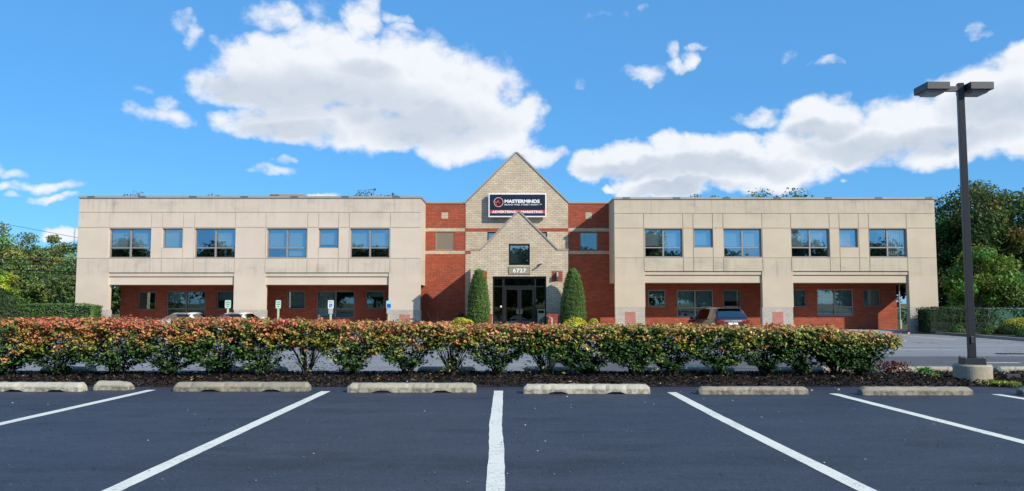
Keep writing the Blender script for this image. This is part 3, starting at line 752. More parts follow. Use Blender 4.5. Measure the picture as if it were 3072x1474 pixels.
# recesses
ZC = WZ(1340, 609, YR)
def recess(x0, x1, wa, wb, va, boardw):
    zt, zb = WZ(1335, 697, YR), WZ(1335, 751.6, YR); wx0, wx1 = WX(wa, 720, YR), WX(wb, 720, YR)
    b1 = (WZ(1335, 694.8, YR), WZ(1335, 684.8, YR)); b2 = (WZ(1335, 762.6, YR), WZ(1335, 753, YR))
    v0, v1 = WX(va, 647, YR), WX(va + 19.7, 647, YR); vz = (WZ(1335, 656.4, YR), WZ(1335, 638, YR))
    mb = MB(); facade(mb, x0, x1, ZF, ZC - .05, YR, .25, [(x0, x1, b1[0], b1[1], -.015, 1), (x0, x1, b2[0], b2[1], -.015, 1), (wx0, wx1, zb, zt, None, 0)])
    w = mb.build('brick_wall', ['red_brick', 'cream_brick'], B)
    MB().box(v0, v1, YR - .012, YR + .1, vz[0], vz[1]).build('block_inset', 'cream_brick', w)
    MB().box(x0, x1, YR - .05, YR + .3, ZC - .048, ZC + .06).build('coping', 'coping', B)
    if boardw:
        f = window(wx0, wx1, zb, zt, 'plain', 0, Y=YR + .04, frame='win_frame', gl='glass_low', fw=.06)
        MB().box(wx0 + .05, wx1 - .05, YR + .05, YR + .08, zb + .05, zt - .05).build('board', 'board', f)
        # the boarded window has no clear pane in front
    else:
        f = window(wx0, wx1, zb, zt, 'plain', 0, Y=YR + .04, frame='win_frame_grey', gl='glass_low', fw=.06)
recess(XL1 - .3, xl1, 1306.8, 1362.3, 1324.3, True)
recess(xr0, XR0 + .3, 1739.5, 1793.3, 1756.0, False)
# tall gable block
YT = YR - .04
gz0 = WZ(1550, 610, YT); apx = W(1549.4, 459, YT)
wx0, wx1 = WX(1462, 710, YT), WX(1641.5, 710, YT)
mb = MB()
tzA, tzB = WZ(1430, 694.8, YT), WZ(1430, 685.6, YT)
facade(mb, xl1, xr0, ZF, gz0, YT, .3, [(xl1, xr0, tzA, tzB, -.012, 1), (wx0, wx1, WZ(1470, 724.5, YT), WZ(1470, 696.2, YT), None, 0),
       (xl1, xl1 + .33, WZ(1400, 762.6, YT), WZ(1400, 753, YT), -.012, 1)])
mb.prism([(xl1, gz0), (xr0, gz0), (apx.x, apx.z)], YT, YT + .3)
mb.build('gable_wall', ['cream_brick', 'red_brick'], B)
window(wx0, wx1, WZ(1470, 724.5, YT), WZ(1470, 696.2, YT), 'plain', 0, Y=YT + .06, frame='black_frame', gl='glass', fw=.07)
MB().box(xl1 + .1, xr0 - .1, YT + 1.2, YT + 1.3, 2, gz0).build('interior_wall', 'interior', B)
def rake(mb, p0, p1, y0, y1, t=.09, over=.0):
    d = (Vector((p1[0], 0, p1[1])) - Vector((p0[0], 0, p0[1]))).normalized(); n = Vector((-d.z, 0, d.x)) 
    if n.z < 0: n = -n
    a, b = Vector((p0[0], 0, p0[1])), Vector((p1[0], 0, p1[1]))
    a2, b2 = a + n * t, b + n * t
    poly = [(a.x, a.z), (b.x, b.z), (b2.x, b2.z), (a2.x, a2.z)]
    if d.x < 0: poly = poly[::-1]
    mb.prism(poly, y0, y1)
mb = MB(); rake(mb, (xl1 - .05, gz0 - .0), (apx.x - .0, apx.z + .02), YT - .05, YT + .36); rake(mb, (apx.x, apx.z + .02), (xr0 + .05, gz0), YT - .052, YT + .362)
mb.build('gable_coping', 'coping', B)
# roof behind the tall gable
mb = MB(); mb.prism([(xl1 + .1, gz0 - .3), (xr0 - .1, gz0 - .3), (apx.x, apx.z - .4)], YT + .37, BACK - 4); mb.build('gable_roof', 'roofing', B)
mb = MB(); mb.box(XL1 - .3, XR0 + .3, YR + .31, BACK - 1, ZC - .5, ZC - .4); mb.box(XL1, XR0, BACK - .9, BACK - .7, ZF, ZC); mb.build('rear_wall', 'red_brick', B)

# entrance block
ex0, ex1 = WX(1411.7, 800, YE), WX(1704.5, 800, YE)
ez = WZ(1556, 750.5, YE); ea = W(1556, 636, YE)
sh0, sh1 = WX(1443, 749, YE), WX(1671, 749, YE)
d0, d1, dz = WX(1477.8, 880, YE), WX(1639, 880, YE), WZ(1556, 829.3, YE)
w0, w1, wz0, wz1 = WX(1526.2, 765, YE), WX(1589.6, 765, YE), WZ(1556, 796, YE), WZ(1556, 732, YE)
rz1, rz0 = WZ(1670, 813.5, YE), WZ(1670, 845, YE)
mb = MB()
rq = [(WX(1655.5, 830, YE), WX(1687.5, 830, YE)), (WX(1428, 830, YE), WX(1461, 830, YE))]
facade(mb, ex0, ex1, ZF, ez, YE, .55, [(d0, d1, ZF - 1, dz, None, 0), (w0, w1, wz0, wz1, None, 0)] + [(a, b, rz0, rz1, -.01, 1) for a, b in rq])
# gable above the eaves, around the small part of window that reaches above
k = (ea.z - ez) / (ea.x - sh0)
if wz1 <= ez: mb.prism([(sh0, ez), (sh1, ez), (ea.x, ea.z)], YE, YE + .55)
else:
    k2 = (ea.z - ez) / (sh1 - ea.x)
    za, zb = ez + (w0 - sh0) * k, ez + (sh1 - w1) * k2
    mb.prism([(sh0, ez), (w0, ez), (w0, za)], YE, YE + .55); mb.prism([(w1, ez), (sh1, ez), (w1, zb)], YE, YE + .55)
    mb.prism([(w0, wz1), (w1, wz1), (w1, zb), (ea.x, ea.z), (w0, za)], YE, YE + .55)
mb.build('entrance_wall', ['cream_brick', 'red_brick'], B)
mb = MB(); rake(mb, (sh0 - .02, ez), (ea.x, ea.z + .02), YE - .05, YE + .6, .08); rake(mb, (ea.x, ea.z + .02), (sh1 + .02, ez), YE - .052, YE + .602, .08)
mb.box(ex0 - .03, sh0, YE - .04, YE + .6, ez, ez + .06); mb.box(sh1, ex1 + .03, YE - .04, YE + .6, ez, ez + .06)
mb.build('gable_coping', 'coping', B)
mb = MB(); mb.box(ex0, ex0 + .25, YE + .552, YT - .002, ZF, ez - .7); mb.box(ex1 - .25, ex1, YE + .552, YT - .002, ZF, ez - .7); mb.build('side_wall', 'cream_brick', B)
rdz = .58
mb = MB(); mb.prism([(ex0, ez - .7), (ex1, ez - .7), (sh1, ez - rdz), (ea.x, ea.z - rdz), (sh0, ez - rdz)], YE + .61, YT - .005); mb.build('entrance_roof', 'roofing', B)
window(w0, w1, wz0, wz1, 'plain', 0, Y=YE + .1, frame='black_frame', gl='glass', fw=.09)
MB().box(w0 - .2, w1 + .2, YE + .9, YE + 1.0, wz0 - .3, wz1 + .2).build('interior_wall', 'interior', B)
# glazed entrance
SF = MB(); y0, y1 = YE + .2, YE + .32
def EX(zx): return WX(1460 + zx / 5.89, 880, YE + .2)
def EZ(zy): return WZ(1556, 760 + zy / 5.89, YE + .2)
xa, xb, xc, xd = EX(270), EX(315), EX(845), EX(878)
xL, xR = d0, d1; zT = EZ(430); zM0, zM1 = EZ(598), EZ(580)
SF.box(xL, xL + .08, y0, y1, ZF, dz); SF.box(xR - .08, xR, y0, y1, ZF, dz); SF.box(xL + .08, xR - .08, y0, y1, dz - .13, dz)
SF.box(xa + .02, xb, y0 - .01, y1, ZF, dz - .13); SF.box(xc, xd - .02, y0 - .01, y1, ZF, dz - .13)
SF.box(xL + .08, xa + .02, y0, y1, zM0, zM1); SF.box(xb, xc, y0, y1, zM0 - .02, zM1 + .02); SF.box(xd - .02, xR - .08, y0, y1, zM0, zM1)
SF.box(xd - .02, xR - .08, y0, y1, EZ(975), EZ(962)); SF.box(xL + .08, xa + .02, y0, y1, ZF, ZF + .12); SF.box(xd - .02, xR - .08, y0, y1, ZF, ZF + .12)
sf = SF.build('glazed_entrance', 'black_frame', B)
for a, b, c, d in ((xL + .05, xa + .04, zM1 - .02, dz - .1), (xb - .02, xc + .02, zM1 - .02, dz - .1), (xd - .04, xR - .05, zM1 - .02, dz - .1),
                   (xL + .05, xa + .04, ZF + .1, zM0 + .02), (xd - .04, xR - .05, EZ(965), zM0 + .02), (xd - .04, xR - .05, ZF + .1, EZ(972))):
    MB().box(a, b, y0 + .05, y0 + .06, c, d).build('pane', 'glass_entry', sf)
xm = (xb + xc) / 2
for a, b, hx in ((xb + .01, xm - .008, xm - .1), (xm + .008, xc - .01, xm + .1)):
    D_ = MB(); zt_ = zM0 - .03; fw = .1
    D_.box(a, a + fw, y0 + .02, y0 + .08, ZF + .01, zt_); D_.box(b - fw, b, y0 + .02, y0 + .08, ZF + .01, zt_)
    D_.box(a + fw, b - fw, y0 + .02, y0 + .08, ZF + .01, ZF + .28); D_.box(a + fw, b - fw, y0 + .02, y0 + .08, zt_ - .12, zt_)
    do = D_.build('door', 'black_frame', B)
    MB().box(a + fw - .02, b - fw + .02, y0 + .045, y0 + .052, ZF + .26, zt_ - .1).build('pane', 'glass_entry', do)
    MB().box(hx - .075, hx + .075, y0 - .04, y0 + .015, EZ(1075), EZ(992)).build('handle', 'chrome', do)
    MB().box(min(hx, (a + b) / 2), max(hx, (a + b) / 2), y0 + .09, y0 + .12, EZ(1015), EZ(998)).build('push_bar', 'galv', do)
# vestibule behind the glass
mb = MB(); vy = YE + 2.0
mb.box(ex0 + .25, xa + .15, vy, vy + .2, ZF, dz + .2); mb.box(xd - .25, ex1 - .25, vy, vy + .2, ZF, dz + .2); mb.build('vestibule_wall', 'cream_brick', B)
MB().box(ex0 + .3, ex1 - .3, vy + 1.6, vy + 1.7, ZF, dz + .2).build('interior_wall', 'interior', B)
MB().box(ex0 + .26, ex1 - .26, YE + .56, vy + 1.6, dz + .1, dz + .2).build('soffit', 'soffit_board', B)
MB().box(ex0 + .26, ex1 - .26, YE + .56, vy + 1.6, ZF - .02, ZF + .01).build('vestibule_floor', 'iron', B)
# white door notice
t = W(1460 + 254 / 5.89, 760 + 942 / 5.89, YE + .19); mb = MB()
mb.prism([(t.x + .055 * math.cos(a), t.z + .055 * math.sin(a)) for a in [i * math.pi / 6 for i in range(12)]], YE + .193, YE + .199)
mb.build('door_sticker', 'letter_white', sf)

# wall lamps on red squares (things fixed to the wall)
for (a, b), lab in zip(rq, ('wedge shaped wall lamp on the red brick square right of the entrance doors', 'wedge shaped wall lamp on the red brick square behind the left conical evergreen')):
    xm_ = (a + b) / 2; zc = (rz0 + rz1) / 2
    o = thing('wall_lamp', (xm_, YE - .012, zc), lab, 'lamp', 'wall lamps beside the entrance')
    MB().box(xm_ - .07, xm_ + .07, YE - .05, YE - .012, zc - .18, zc + .18).build('back_plate', 'pole_paint', o)
    mb = MB(); n = len(mb.v); h = .23
    for yy, ww, z0_, z1_ in ((YE - .052, .045, -h, h), (YE - .36, .045, -h * .15, h * .8)):
        mb.v += [(xm_ - ww, yy, zc + z0_), (xm_ + ww, yy, zc + z0_), (xm_ + ww, yy, zc + z1_), (xm_ - ww, yy, zc + z1_)]
    for f in ((0, 3, 2, 1), (4, 5, 6, 7), (0, 1, 5, 4), (1, 2, 6, 5), (2, 3, 7, 6), (3, 0, 4, 7)): mb.f.append(tuple(f)); mb.mi.append(0)
    mb.build('lamp_housing', 'plate_grey', o)
# security camera
c0 = W(1460 + 950 / 5.89, 760 + 200 / 5.89, YE)
o = thing('security_camera', (c0.x, YE - .005, c0.z), 'white security camera bracketed to the brick right of the number plaque', 'camera')
MB().tube([(c0.x - .0, YE - .005, c0.z), (c0.x, YE - .12, c0.z + .0)], .035, 8).build('bracket', 'white_enamel', o)
MB().tube([(c0.x - .14, YE - .30, c0.z - .08), (c0.x + .06, YE - .14, c0.z + .03)], [.045, .045], 10).build('camera_body', 'iron', o)
MB().box(c0.x - .02, c0.x + .12, YE - .2, YE - .08, c0.z + .07, c0.z + .10).build('sun_shield', 'white_enamel', o)
# number plaque
p0, p1 = W(1526, 823, YE - .03), W(1590, 801.5, YE - .03)
o = thing('number_plaque', ((p0.x + p1.x) / 2, YE - .03, p0.z), 'tan number plaque reading 6727 above the entrance doors', 'number plaque')
MB().box(p0.x, p1.x, YE - .03, YE - .004, p0.z, p1.z).build('plaque_board', 'plaque', o)
mb = MB(); t_ = .018
for a, b, c, d in ((p0.x, p1.x, p0.z, p0.z + t_), (p0.x, p1.x, p1.z - t_, p1.z), (p0.x, p0.x + t_, p0.z + t_, p1.z - t_), (p1.x - t_, p1.x, p0.z + t_, p1.z - t_)):
    mb.box(a, b, YE - .042, YE - .031, c, d)
mb.build('plaque_trim', 'plaque_trim', o)
zc = p0.z + (p1.z - p0.z) * .24
text('6727', .30, ((p0.x + p1.x) / 2 - .36, YE - .04, zc), 'letter_white', o, .012, offset=.006, width=.74)

# big sign
YS_ = YT - .42
s0, s1 = W(1465, 652, YS_), W(1638.8, 580.3, YS_)
o = thing('sign_board', ((s0.x + s1.x) / 2, YT, s0.z), 'white framed navy sign reading MASTERMINDS on the tall brick gable', 'sign')
sw, sh = s1.x - s0.x, s1.z - s0.z
MB().box(s0.x, s1.x, YS_, YT - .16, s0.z, s1.z).build('sign_box', 'white_enamel', o, bevel=.02)
MB().box(s0.x + .3, s1.x - .3, YT - .158, YT - .002, s0.z + .3, s1.z - .3).build('mounting', 'pole_paint', o)
def SX(zx): return s0.x + (zx - 220) / 1535 * sw
def SZ(zy): return s0.z + (812 - zy) / 634 * sh
fx0, fx1, fz0, fz1 = SX(257), SX(1727), SZ(775), SZ(212)
MB().box(fx0, fx1, YS_ - .012, YS_ - .001, fz0, fz1).build('sign_face', 'sign_navy', o)
MB().box(fx0 + .01, fx1 - .01, YS_ - .018, YS_ - .013, SZ(715), SZ(627)).build('red_band', 'sign_red', o)
text('MASTERMINDS', .28, (SX(650), YS_ - .022, SZ(432)), 'letter_white', o, .004, offset=.012, width=SX(1580) - SX(650))
text('BRAND WISE. STREET SMART.™', .13, (SX(650), YS_ - .022, SZ(500)), 'letter_white', o, .004, offset=.001, width=SX(1630) - SX(650))
text('ADVERTISING', .20, (SX(318), YS_ - .026, SZ(700)), 'letter_white', o, .004, offset=.007, width=SX(958) - SX(318))
text('MARKETING', .20, (SX(1085), YS_ - .026, SZ(700)), 'letter_white', o, .004, offset=.007, width=SX(1650) - SX(1085))
mb = MB(); cxs, czs, r1, r0 = SX(490), SZ(415), (SX(618) - SX(362)) / 2, (SX(618) - SX(362)) / 2 * .87
for i in range(40):
    a, b = 2 * math.pi * i / 40, 2 * math.pi * (i + 1) / 40
    mb.prism([(cxs + r0 * math.cos(a), czs + r0 * math.sin(a)), (cxs + r1 * math.cos(a), czs + r1 * math.sin(a)), (cxs + r1 * math.cos(b), czs + r1 * math.sin(b)), (cxs + r0 * math.cos(b), czs + r0 * math.sin(b))], YS_ - .02, YS_ - .013)
em = mb.build('emblem', 'sign_pink', o)
text('M', .36, (cxs - .03, YS_ - .022, czs - .13), 'sign_red', em, .004, name='emblem_letter', align='CENTER', offset=.012, rot=R(24))

# rooftop unit
ry = 56; a, b = W(809, 582.5, ry), W(912, 590, ry)
o = thing('rooftop_unit', ((a.x + b.x) / 2, ry, 7.2), 'low cream rooftop air unit with dark louvre above the left wing parapet', 'air conditioner')
MB().box(a.x, b.x, ry, ry + 2, ZL['top'] - .6, a.z).build('housing', 'soffit_board', o, bevel=.02)
MB().box(a.x + .05, a.x + .7, ry - .02, ry, ZL['top'] - .3, a.z - .04).build('louvre', 'coping_joint', o)

# ------------------------------------------------------------------ pavements, kerbs
mb = MB(); mb.box(-40, 24.0, 45.75, 64, -.35, ZF + .0)
mb.box(-6.2, 7.0, 40.6, 45.748, -.35, ZF - .002)
struct('pavement', mb, 'sidewalk')
mb = MB(); mb.box(-40, -6.35, 45.6, 45.748, -.35, ZF + .004); mb.box(7.15, 24.0, 45.6, 45.748, -.35, ZF + .004)
mb.box(-6.35, 7.15, 40.45, 40.598, -.35, ZF + .002); mb.box(-6.35, -6.202, 40.6, 45.748, -.35, ZF + .002); mb.box(7.002, 7.15, 40.6, 45.748, -.35, ZF + .002)
kp = [(24.0, 45.6), (24.25, 43.5), (24.3, 41.6), (24.1, 38.5), (23.95, 35.8), (24.0, 32), (24.6, 29), (26, 26.6), (29, 25), (34, 24.3), (60, 24.2)]
for (x0, y0_), (x1, y1_) in zip(kp, kp[1:]):
    d = Vector((x1 - x0, y1_ - y0_, 0)).normalized(); n = Vector((-d.y, d.x, 0)) * -.15
    if n.x < 0 and n.y < 0: n = -n
    n = Vector((abs(d.y), abs(d.x), 0)).normalized() * .15
    z0_, z1_ = gz(y0_), gz(y1_)
    mb.q([(x0, y0_, z0_ + .14), (x1, y1_, z1_ + .14), (x1 + n.x, y1_ + n.y, z1_ + .14), (x0 + n.x, y0_ + n.y, z0_ + .14)])
    mb.q([(x0, y0_, z0_ - .1), (x1, y1_, z1_ - .1), (x1, y1_, z1_ + .14), (x0, y0_, z0_ + .14)])
struct('kerb', mb, 'kerb')
# grass and planting bed behind that kerb
mb = MB(); inner = [(x + .15, y + .1) for x, y in kp]
zz = lambda y: gz(y) + .11
mb.v = [(x, y, zz(y)) for x, y in inner] + [(60, 70, -.09), (24.15, 70, -.09)]; mb.f = [tuple(range(len(mb.v)))]; mb.mi = [0]
struct('lawn', mb, 'grass')
mb = MB(); mb.q([(24.2, 36, -.083), (29, 36, -.083), (29, 45.7, -.083), (24.2, 45.7, -.083)]); struct('planting_bed', mb, 'bark_mulch')
mb = MB(); mb.q([(-5.9, 40.75, ZF + .004), (-1.4, 40.75, ZF + .004), (-1.4, 42.85, ZF + .004), (-5.9, 42.85, ZF + .004)])
mb.q([(2.2, 40.75, ZF + .004), (6.8, 40.75, ZF + .004), (6.8, 42.85, ZF + .004), (2.2, 42.85, ZF + .004)]); struct('planting_bed', mb, 'bark_mulch')
mb = MB(); mb.q([(-70, 40, -.06), (-26.6, 40, -.06), (-26.6, 70, -.06), (-70, 70, -.06)]); struct('lawn', mb, 'grass')
# drain with its grate
mb = MB(); g0 = (16.9, 26.3)
mb.box(g0[0] - .45, g0[0] + .45, g0[1] - .2, g0[1] + .2, gz(26.3) - .02, gz(26.3) + .016)
for i in range(6): mb.box(g0[0] - .42 + i * .15, g0[0] - .34 + i * .15, g0[1] - .17, g0[1] + .17, gz(26.3) + .017, gz(26.3) + .03)
o = mb.build('drain_grate', 'iron'); setp(o, 'dark iron storm drain grate in the grey asphalt beyond the lamp', 'drain')

# ------------------------------------------------------------------ entrance piers, rail, bin, planters
for a, b, lab in ((1456, 1474.6, 'low red brick pier left of the entrance doors beside the conical evergreen'), (1643, 1674, 'low red brick pier right of the entrance doors')):
    x0, x1 = WX(a, 950, 41.6), WX(b, 950, 41.6); zt = WZ(a, 942.5, 41.6)
    o = thing('brick_pier', ((x0 + x1) / 2, 42.1, ZF), lab, 'brick pier', 'brick piers at the entrance')
    MB().box(x0, x1, 41.6, 42.6, ZF, zt - .1).build('pier_body', 'red_brick', o)
    MB().box(x0 - .02, x1 + .02, 41.58, 42.62, zt - .098, zt).build('pier_cap', 'red_brick', o)
mb = MB(); h0, h1 = W(1640, 948, 41.5), W(1656, 955, 41.2)
o = thing('handrail', (h0.x, 41.5, ZF), 'white sloping handrail at the right brick pier', 'handrail')
MB().tube([(h0.x, 41.9, h0.z), (h1.x, 41.3, h1.z)], .025, 8).build('rail', 'white_enamel', o)
mb = MB(); mb.tube([(h1.x, 41.3, h1.z), (h1.x, 41.3, ZF)], .022, 8); mb.build('rail_post', 'white_enamel', o)
b0, b1 = W(1612, 930, 42.2), W(1634, 960, 42.2)
o = thing('litter_bin', ((b0.x + b1.x) / 2, 42.2, ZF), 'dark green litter bin standing right of the entrance doors', 'bin')
MB().box(b0.x, b1.x, 42.0, 42.4, ZF, b1.z + .35).build('bin_body', 'bin_green', o, bevel=.02)
mb = MB()
for xx in (b0.x + .02, b1.x - .02):
    for yy in (42.02, 42.38): mb.box(xx - .02, xx + .02, yy - .02, yy + .02, b1.z + .352, b0.z - .03)
mb.box(b0.x - .02, b1.x + .02, 41.98, 42.42, b0.z - .03, b0.z + .03); mb.build('bin_lid', 'bin_green', o)

# pipe post at the right end of the walkway
p = W(2699, 925, 49.6)
o = thing('downpipe', (p.x, 49.6, ZF), 'pale drain pipe standing at the right end of the brick walkway wall', 'pipe')
MB().tube([(p.x, 49.6, ZF), (p.x, 49.6, ZR['sof'])], .045, 10).build('pipe', 'galv', o)
MB().tube([(p.x, 49.6, ZF), (p.x, 49.6, ZF + .55)], .09, 12).build('pipe_guard', 'plate_grey', o)

# ------------------------------------------------------------------ parking signs
def psign(px0, px1, ytop, ybot, label, style, lean=0.0, Y=44.6):
    a, b = W(px0, ybot, Y), W(px1, ytop, Y); xm = (a.x + b.x) / 2; gzz = -.2
    o = thing('parking_sign', (xm, Y, gzz), label, 'sign', 'parking signs in front of the left wing')
    MB().box(xm - .055, xm + .055, Y + .01, Y + .05, gzz, b.z - .08).build('post', 'post_green', o)
    face = {'green': 'sign_pale', 'white': 'letter_white', 'teal': 'sign_glare'}[style]
    pm = MB(); r = .04; pts = []
    for (cx, cz, s0_) in ((a.x + r, a.z + r, 180), (b.x - r, a.z + r, 270), (b.x - r, b.z - r, 0), (a.x + r, b.z - r, 90)):
        for k in range(4): t = R(s0_ + k * 30); pts.append((cx + r * math.cos(t), cz + r * math.sin(t)))
    pm.prism(pts, Y - .008, Y + .008); pl = pm.build('sign_plate', face, o)
    H = b.z - a.z; Wd = b.x - a.x
    if style == 'green':
        mb = MB()
        for k, (w, zc) in enumerate(((.34, .76), (.33, .50), (.17, .24))):
            mb.box(xm - w * Wd, xm + w * Wd, Y - .012, Y - .009, a.z + H * zc - .022, a.z + H * zc + .022)
        mb.build('worn_lettering', 'sign_green', pl)
    elif style == 'white':
        text('RESERVED', .085, (xm - .13, Y - .012, a.z + H * .82), 'sign_green', pl, .002, width=.26)
        text('PARKING', .085, (xm - .12, Y - .012, a.z + H * .62), 'sign_green', pl, .002, width=.24)
    if style != 'green':
        s = .10 if style == 'white' else .11; zc = a.z + H * .34
        e = MB().box(xm - s, xm + s, Y - .012, Y - .009, zc - s, zc + s).build('symbol_panel', 'sign_blue', pl)
        mb = MB(); mm = 'letter_white'
        if style == 'white':
            mb.tube([(xm + .055 * math.cos(t), Y - .014, zc - .025 + .055 * math.sin(t)) for t in [R(150 + i * 25) for i in range(10)]], .009, 5)
            mb.tube([(xm - .02, Y - .014, zc + .05), (xm - .015, Y - .014, zc), (xm + .03, Y - .014, zc - .005), (xm + .05, Y - .014, zc - .05)], .01, 5)
            mb.box(xm - .035, xm - .008, Y - .018, Y - .0125, zc + .055, zc + .08)
            mb.build('wheelchair_symbol', mm, e and pl)
        MB().box(xm - .13, xm + .13, Y - .002, Y + .006, a.z - .30, a.z - .012).build('lower_plate', 'plate_grey', o)
psign(674.5, 693, 901, 925, 'pale parking sign with three green lines on a leaning post, nearest the left white car', 'green')
psign(827, 843, 901, 926, 'pale parking sign with worn green lines standing right of both white cars', 'green')
psign(983.8, 1001, 901, 926, 'white disabled parking sign with blue wheelchair panel before the wide ground floor window', 'white')
psign(1158.5, 1175, 902.5, 926, 'pale teal glare washed disabled parking sign beside the brick pier base', 'teal')

# ------------------------------------------------------------------ lamp post
def lamp_post():
    X0, Y0 = 9.325, 15.76
    o = thing('lamp_post', (X0, Y0, 0), 'tall dark square lamp post with two box heads on a round concrete base', 'lamp post')
    r = .352; zb = .36; mb = MB()
    ring = []
    for zz, rr in ((-.05, r), (zb - .03, r), (zb, r - .02)):
        ring.append(len(mb.v)); mb.v += [(X0 + rr * math.cos(2 * math.pi * i / 48), Y0 + rr * math.sin(2 * math.pi * i / 48), zz) for i in range(48)]
    for a, b in zip(ring, ring[1:]):
        for i in range(48): j = (i + 1) % 48; mb.f.append((a + i, a + j, b + j, b + i)); mb.mi.append(0)
    mb.f.append(tuple(ring[-1] + i for i in range(48))); mb.mi.append(0)
    mb.build('concrete_base', 'pole_base', o)
    ang = R(-13); c, s = math.cos(ang), math.sin(ang)
    def rbox(mb, hw, z0, z1, hw2=None):
        n = len(mb.v); hw2 = hw2 or hw
        for h, z in ((hw, z0), (hw2, z1)):
            for (a, b) in ((-1, -1), (1, -1), (1, 1), (-1, 1)):
                mb.v.append((X0 + (a * c - b * s) * h, Y0 + (a * s + b * c) * h, z))
        for f in ((0, 3, 2, 1), (4, 5, 6, 7), (0, 1, 5, 4), (1, 2, 6, 5), (2, 3, 7, 6), (3, 0, 4, 7)): mb.f.append(tuple(n + i for i in f)); mb.mi.append(0)
    mb = MB(); rbox(mb, .20, zb + .002, zb + .13, .192); mb.build('base_cover', 'pole_paint', o, bevel=.006)
    top = WZ(2868, 251, Y0)
    for q in range(4):
        a_ = ang + R(45 + 90 * q); bx_, by_ = X0 + .262 * math.cos(a_) * .93, Y0 + .262 * math.sin(a_) * .93
        MB().tube([(bx_, by_, zb + .12), (bx_, by_, zb + .155)], .016, 6).build('bolt', 'galv', o)
    hx_, hy_ = X0 + .066 * math.sin(ang), Y0 - .066 * math.cos(ang)
    MB().box(hx_ - .03, hx_ + .03, hy_ - .012, hy_ + .02, zb + .42, zb + .56).build('hand_hole_cover', 'pole_paint', o, bevel=.004)
    mb = MB(); rbox(mb, .066, zb + .131, top, .060); mb.build('pole', 'pole_paint', o, bevel=.006)
    hz1 = WZ(2815, 245, Y0 - .27); hz0 = WZ(2815, 267, Y0 - .27)
    for x0, x1, ax0, ax1 in ((WX(2782, 256, Y0 - .27), WX(2851, 256, Y0 - .27), None, None), (WX(2912.5, 256, Y0 - .27), WX(2982.5, 256, Y0 - .27), None, None)):
        hd = MB().box(x0, x1, Y0 - .27, Y0 + .27, hz0, hz1).build('lamp_head', 'pole_paint', o, bevel=.008)
        xm_ = (x0 + x1) / 2
        mb = MB(); n = 0
        for z, hw, hd_ in ((hz0 - .001, .19, .21), (hz0 - .055, .15, .17)):
            mb.v += [(xm_ - hw, Y0 - hd_, z), (xm_ + hw, Y0 - hd_, z), (xm_ + hw, Y0 + hd_, z), (xm_ - hw, Y0 + hd_, z)]
        for f in ((4, 7, 6, 5), (0, 4, 5, 1), (1, 5, 6, 2), (2, 6, 7, 3), (3, 7, 4, 0)): mb.f.append(f); mb.mi.append(0)
        mb.build('lens', 'lens', hd)
        a, b = (x1 + .002, X0 - .062) if x1 < X0 else (X0 + .062, x0 - .002)
        MB().box(a, b, Y0 - .04, Y0 + .04, hz0 + .02, hz1 - .03).build('arm', 'pole_paint', o)
lamp_post()

